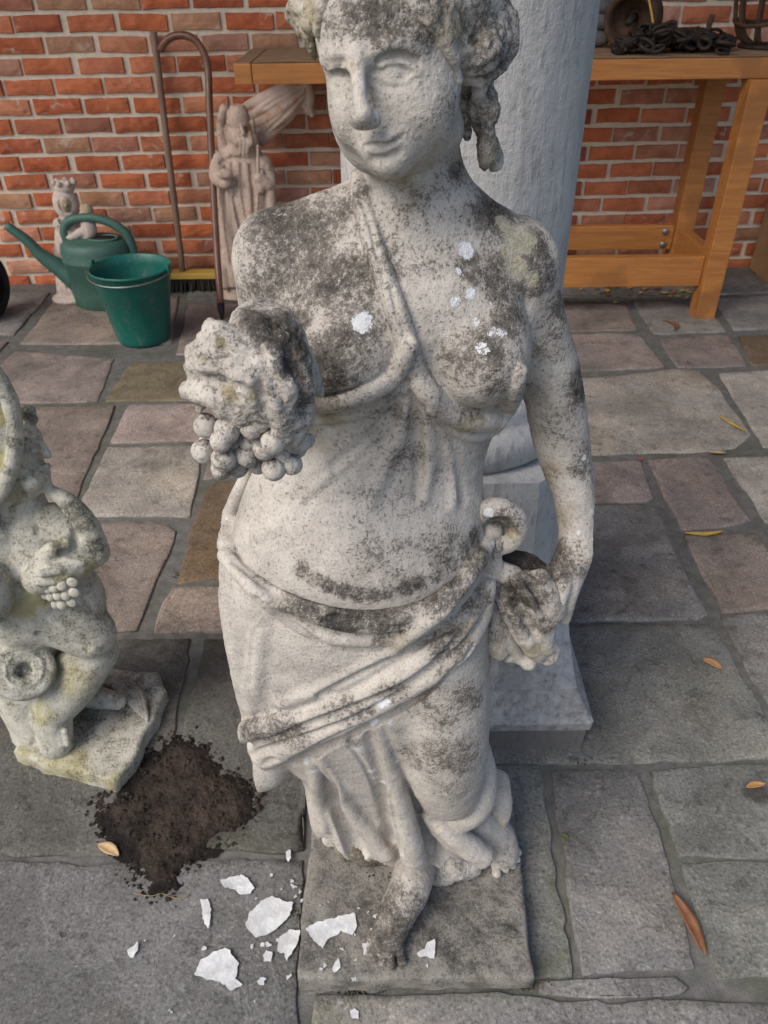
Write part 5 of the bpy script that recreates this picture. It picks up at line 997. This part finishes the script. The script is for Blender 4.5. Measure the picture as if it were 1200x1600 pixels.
so = obj('soil_patch', V_, [tuple(int(q) for q in f) for f in remap[cell]], M['soil']); attr(so.data, 'rim', np.clip(1.05 - sd[used] / .034, 0, 1) * .95 + .22 * (V_[:, 0] < cs[0] - .03)); tag(so, kind='stuff')
cr = []
for i in range(420):
    k = rng.integers(len(sp_)); f = rng.uniform(.1, 1.12) ** .6 if i % 3 else 1 + abs(rng.normal(0, .07)); p = cs + (sp_[k] - cs) * f + rng.normal(0, .004, 2); r = abs(rng.normal(0, .0020)) + .0008; q = np.array([(1, 0, 0), (-1, 0, 0), (0, 1, 0), (0, -1, 0), (0, 0, 1), (0, 0, -1)]) * r * rng.uniform(.6, 1.5, (6, 1))
    zb = .0085 if f < .8 else .005; cr.append(([tuple(a + (p[0], p[1], zb if f < 1 else .0035)) for a in q], [(0, 2, 4), (2, 1, 4), (1, 3, 4), (3, 0, 4), (2, 0, 5), (1, 2, 5), (3, 1, 5), (0, 3, 5)]))
V_, F_ = join_geo(cr); tag(obj('soil_crumbs', V_, F_, M['soil'], smooth=False), kind='stuff')
M['flake'] = simple('white_paint_flake', (.46, .46, .47), (.64, .65, .66), 45, .75, .0012); M['thread'] = simple('dry_fibre', (.26, .20, .09), (.34, .27, .13), 40, .8, 0)
GZ, BZ = .0042, .0402
def flake(poly, z, label, group=None, curl=.004, cat='paint flake'):
    pts = np.array([G(u, v, z)[:2] for u, v in poly]); n0 = len(pts); fine = []
    for i in range(n0):
        a, b = pts[i], pts[(i + 1) % n0]; m = max(2, int(np.linalg.norm(b - a) / .0035))
        for k in range(m): fine.append(a + (b - a) * k / m + rng.normal(0, .0007, 2))
    fine = np.array(fine); c = fine.mean(0); d0 = np.linalg.norm(fine - c, axis=1).max(); vs = []; dirn = rng.normal(0, 1, 2); dirn /= np.linalg.norm(dirn); nf = len(fine); fs = []
    for lay, dz in ((0, .0009), (1, 0.0)):
        for f in (1.0, .8, .55, .3):
            q = c + (fine - c) * f; s_ = ((q - c) @ dirn) / d0
            vs.extend(np.column_stack([q, z + dz + curl * s_ ** 2 + .0006 * fbm(np.column_stack([q * 90, np.full(nf, z)]), 2) + .0006]))
        vs.append((*c, z + dz + .0006))
    L = 4 * nf + 1
    for lay in (0, 1):
        o = lay * L
        for r in range(3):
            for k in range(nf):
                l = (k + 1) % nf; f = (o + r * nf + k, o + r * nf + l, o + (r + 1) * nf + l, o + (r + 1) * nf + k); fs.append(f if lay == 0 else f[::-1])
        for k in range(nf): f = (o + 3 * nf + k, o + 3 * nf + (k + 1) % nf, o + 4 * nf); fs.append(f if lay == 0 else f[::-1])
    for k in range(nf): l = (k + 1) % nf; fs.append((l, k, L + k, L + l))
    o = obj('paint_flake', np.array(vs) - np.array((*c, z)), fs, M['flake'], smooth=False); o.location = (*c, z)
    return tag(o, label, cat, group or 'flakes of white paint fallen round the statue')
flake([(345, 1378), (358, 1371), (378, 1368), (390, 1376), (398, 1388), (392, 1397), (375, 1398), (368, 1390), (352, 1388)], GZ, 'curved white paint flake on the paving just below the soil patch')
flake([(384, 1447), (391, 1427), (408, 1409), (425, 1400), (445, 1410), (459, 1411), (455, 1427), (441, 1445), (422, 1459), (400, 1466), (388, 1454)], GZ, 'broad rounded white paint flake on the paving just left of the statue base, uncurled', curl=.003)
flake([(303, 1522), (315, 1500), (335, 1488), (356, 1484), (374, 1506), (368, 1530), (380, 1538), (362, 1550), (345, 1536), (320, 1529)], GZ, 'largest white paint flake with a tan crease, farthest forward on the dark paving', curl=.005)
flake([(477, 1450), (500, 1440), (535, 1432), (555, 1427), (558, 1449), (550, 1462), (545, 1446), (525, 1462), (508, 1471), (505, 1483), (490, 1471)], BZ, 'long jagged white paint flake lying on the statue base beside the bare front foot')
flake([(432, 1488), (437, 1465), (452, 1453), (470, 1455), (465, 1475), (448, 1501), (443, 1490)], GZ, 'torn white paint flake pressed against the left edge of the statue base')
flake([(651, 1490), (664, 1483), (668, 1473), (680, 1467), (679, 1498), (668, 1495), (655, 1496)], BZ, 'white paint flake with a stepped outline on the statue base right of the front foot', curl=.002)
flake([(314, 1407), (325, 1405), (330, 1426), (326, 1452), (318, 1440)], GZ, 'narrow upright sliver of white paint on the paving below the soil patch', curl=.002)
flake([(198, 1487), (216, 1472), (215, 1485), (208, 1497)], GZ, 'small lone triangular white paint flake far out on the dark paving', curl=.001)
flake([(447, 1332), (453, 1329), (455, 1340), (451, 1348), (447, 1342)], GZ, 'small upright white paint flake near the back left corner of the statue base', curl=.001)
flake([(566, 1476), (577, 1471), (576, 1484), (568, 1494)], BZ, 'thin white paint flake close against the toes of the front foot', curl=.001)
flake([(519, 1512), (526, 1502), (530, 1498), (533, 1508), (528, 1518), (521, 1519)], BZ, 'small notched white paint flake near the front edge of the statue base', curl=.001)
flake([(547, 1580), (553, 1577), (561, 1581), (560, 1592), (550, 1591)], GZ, 'small square white paint flake on the paving in front of the statue base', curl=.001)
flake([(401, 1533), (408, 1529), (416, 1530), (412, 1540), (404, 1539)], GZ, 'small pointed white paint flake right of the largest flake', curl=.001)
flake([(411, 1494), (416, 1486), (426, 1489), (424, 1503), (413, 1503)], GZ, 'small faint white paint flake between the broad flake and the largest flake', curl=.001)
def crumb(u, v, r, z, label, group):
    n = 5 + int(rng.integers(3)); a = np.sort(rng.random(n) * 6.28); flake([(u + r * math.cos(x) * rng.uniform(.7, 1.3), v + r * .9 * math.sin(x) * rng.uniform(.7, 1.3)) for x in a], z, label, group, .0005, 'paint crumb').name = 'paint_crumb'
for u, v, r in ((459, 1385, 4), (466, 1393, 4), (456, 1378, 3), (462, 1402, 3), (400, 1403, 3), (425, 1368, 3), (319, 1482, 4), (420, 1477, 5), (411, 1477, 4), (452, 1528, 5), (395, 1479, 3), (265, 1580, 2), (268, 1582, 2), (440, 1390, 2), (398, 1566, 2), (433, 1470, 3), (470, 1408, 3), (272, 1463, 2), (226, 1470, 1.5), (448, 1418, 2)): crumb(u, v, r, GZ, 'tiny white paint crumb scattered on the dark paving left of the statue base', 'tiny paint crumbs on the paving')
for u, v, r in ((500, 1515, 4), (507, 1509, 3), (588, 1432, 4), (575, 1425, 2), (534, 1484, 3), (553, 1461, 2), (581, 1452, 2), (500, 1416, 2), (512, 1411, 2), (560, 1420, 2), (668, 1510, 1.5), (555, 1500, 2)): crumb(u, v, r, BZ, 'tiny white paint crumb scattered on top of the statue base', 'tiny paint crumbs on the base')
# leaves
def leafmat(n, a, b): return simple(n, a, b, 60, .6, .0005)
LB, LY, LT, LO = leafmat('red_brown_leaf', (.15, .06, .03), (.22, .105, .055)), leafmat('yellow_leaf', (.42, .27, .05), (.52, .35, .09)), leafmat('tan_leaf', (.42, .27, .14), (.50, .35, .2)), leafmat('orange_leaf', (.34, .17, .065), (.42, .24, .11))
def leaf(a, b, width, m, label, bow=0.0, curl=.25, z=GZ, name='dry_leaf', cat='leaf'):
    p, q = G(*a, z), G(*b, z); L = np.linalg.norm(q - p); x = (q - p) / L; y = np.cross((0, 0, 1), x); vs = []; fs = []; n = 13; w = width * sc(p)
    for i in range(n):
        f = i / (n - 1); hw = w * .5 * math.sin(math.pi * min(1, f * .97 + .03)) ** .75 + .0003; c = p + x * L * f + y * bow * L * math.sin(math.pi * f) + np.array((0, 0, .0008 + .10 * L * (f - .5) ** 2))
        for k, s_ in enumerate((-1, -.5, 0, .5, 1)): vs.append(c + y * hw * s_ + np.array((0, 0, curl * hw * (abs(s_) ** 1.5) + .0006 * rng.random())))
    n5 = len(vs); vs += [v - np.array((0, 0, .0006)) for v in vs]
    for i in range(n - 1):
        for k in range(4): a_ = i * 5 + k; fs.append((a_, a_ + 5, a_ + 6, a_ + 1)); fs.append((n5 + a_, n5 + a_ + 1, n5 + a_ + 6, n5 + a_ + 5))
    edge = [i * 5 for i in range(n)] + [(n - 1) * 5 + k for k in range(1, 5)] + [i * 5 + 4 for i in range(n - 2, -1, -1)] + [k for k in (3, 2, 1)]
    for i in range(len(edge)): u_, v_ = edge[i], edge[(i + 1) % len(edge)]; fs.append((v_, u_, n5 + u_, n5 + v_))
    o = obj(name, np.array(vs) - p, fs, m); o.location = p
    return tag(o, label, cat, 'fallen leaves on the paving')
leaf((1050, 1396), (1102, 1496), 19, LB, 'long narrow red brown leaf lying along a mossy joint in the paving', .04, .5)
leaf((1070, 834), (1130, 831), 9, LY, 'thin curved yellow leaf on the joint between two pinkish flagstones', -.08, .4)
leaf((154, 1321), (186, 1338), 17, LT, 'small pointed tan leaf at the lower left edge of the soil patch', .05, .5)
leaf((1166, 1231), (1196, 1226), 11, LO, 'small pale orange leaf beside a dark stain at the right edge of the paving', .05, .5)
leaf((1124, 651), (1165, 675), 7, LY, 'straight straw coloured leaf lying on the large pale flagstone', 0, .2)
leaf((1108, 707), (1134, 708), 7, LT, 'short faded leaf below the large pale flagstone on the joint', 0, .3)
leaf((1036, 502), (1052, 518), 9, LB, 'curled dark brown leaf on the paving close to the bench leg', .3, .6)
leaf((1098, 1030), (1128, 1046), 15, LO, 'crumpled orange brown leaf scrap among dark dirt on the greenish flagstone', .1, .2)
leaf((876, 1306), (888, 1312), 9, leafmat('green_leaf', (.08, .09, .03), (.12, .12, .05)), 'tiny dull green leaf on the slate grey flagstone right of the statue', .1, .5)
LG = 'dry crumpled leaf bit in the litter swept under the workbench'
for i in range(46):
    u = rng.uniform(895, 1150); v = rng.normal(452, 8) if u < 1090 else rng.normal(446, 10); a = rng.random() * 6.28; r = rng.uniform(2.5, 6.5)
    o = leaf((u, v), (u + r * 2 * math.cos(a), v + r * math.sin(a)), rng.uniform(3, 7), (LT, LO, LB, LY, LB)[rng.integers(5)], LG, rng.uniform(-.2, .2), .7, name='leaf_scrap'); o['group'] = 'leaf litter under the bench'
o = leaf((996, 717), (1004, 719), 5, simple('red_petal', (.45, .03, .06), (.5, .05, .08), 30, .6, 0), 'tiny bright red petal on the joint above a pinkish flagstone', .2, .5, name='petal', cat='petal')
fb = catmull([G(*q, .0055) for q in ((208, 1396), (236, 1400), (252, 1396), (268, 1402), (286, 1404), (296, 1392), (306, 1378), (308, 1362))], 5); V_, F_ = tube_geo(fb, .0005, 5); tag(obj('root_thread', V_, F_, M['thread']), 'thin curling yellowish root thread trailing from the soil patch', 'root')
# the rusted stub of iron left in the grape leaves
V_, F_ = tube_geo(catmull([P(425, 512, .44), P(445, 521, .447), P(464, 532, .455)], 5), .0035, 8); link('iron_stub', mesh('iron_stub', at(statue, V_), F_), M['rust'], statue)
# tufts of moss and dirt caught in joints round the base
mo = []
for u, v, n, s_ in ((560, 1556, 60, 14), (480, 1380, 40, 10), (770, 1170, 40, 20), (905, 1190, 30, 10), (820, 1540, 50, 18), (280, 900, 25, 8), (474, 1430, 60, 14), (130, 1250, 40, 20), (200, 1220, 60, 20), (620, 1372, 40, 14), (590, 1368, 40, 14)):
    for k in range(n):
        p = G(u + rng.normal(0, s_), v + rng.normal(0, 4), .036 if (v < 1380 and 560 < u < 640) else .0); r = abs(rng.normal(0, .0013)) + .0006; q = np.array([(1, 0, 0), (-1, 0, 0), (0, 1, 0), (0, -1, 0), (0, 0, 1), (0, 0, -1)]) * r * rng.uniform(.6, 1.6, (6, 1)); mo.append(([tuple(a + p) for a in q], [(0, 2, 4), (2, 1, 4), (1, 3, 4), (3, 0, 4), (2, 0, 5), (1, 2, 5), (3, 1, 5), (0, 3, 5)]))
V_, F_ = join_geo(mo); tag(obj('grit', V_, F_, simple('grit', (.03, .03, .022), (.075, .07, .045), 60, .95, 0), smooth=False), kind='stuff')
print('details', round(time.time() - T0, 1))
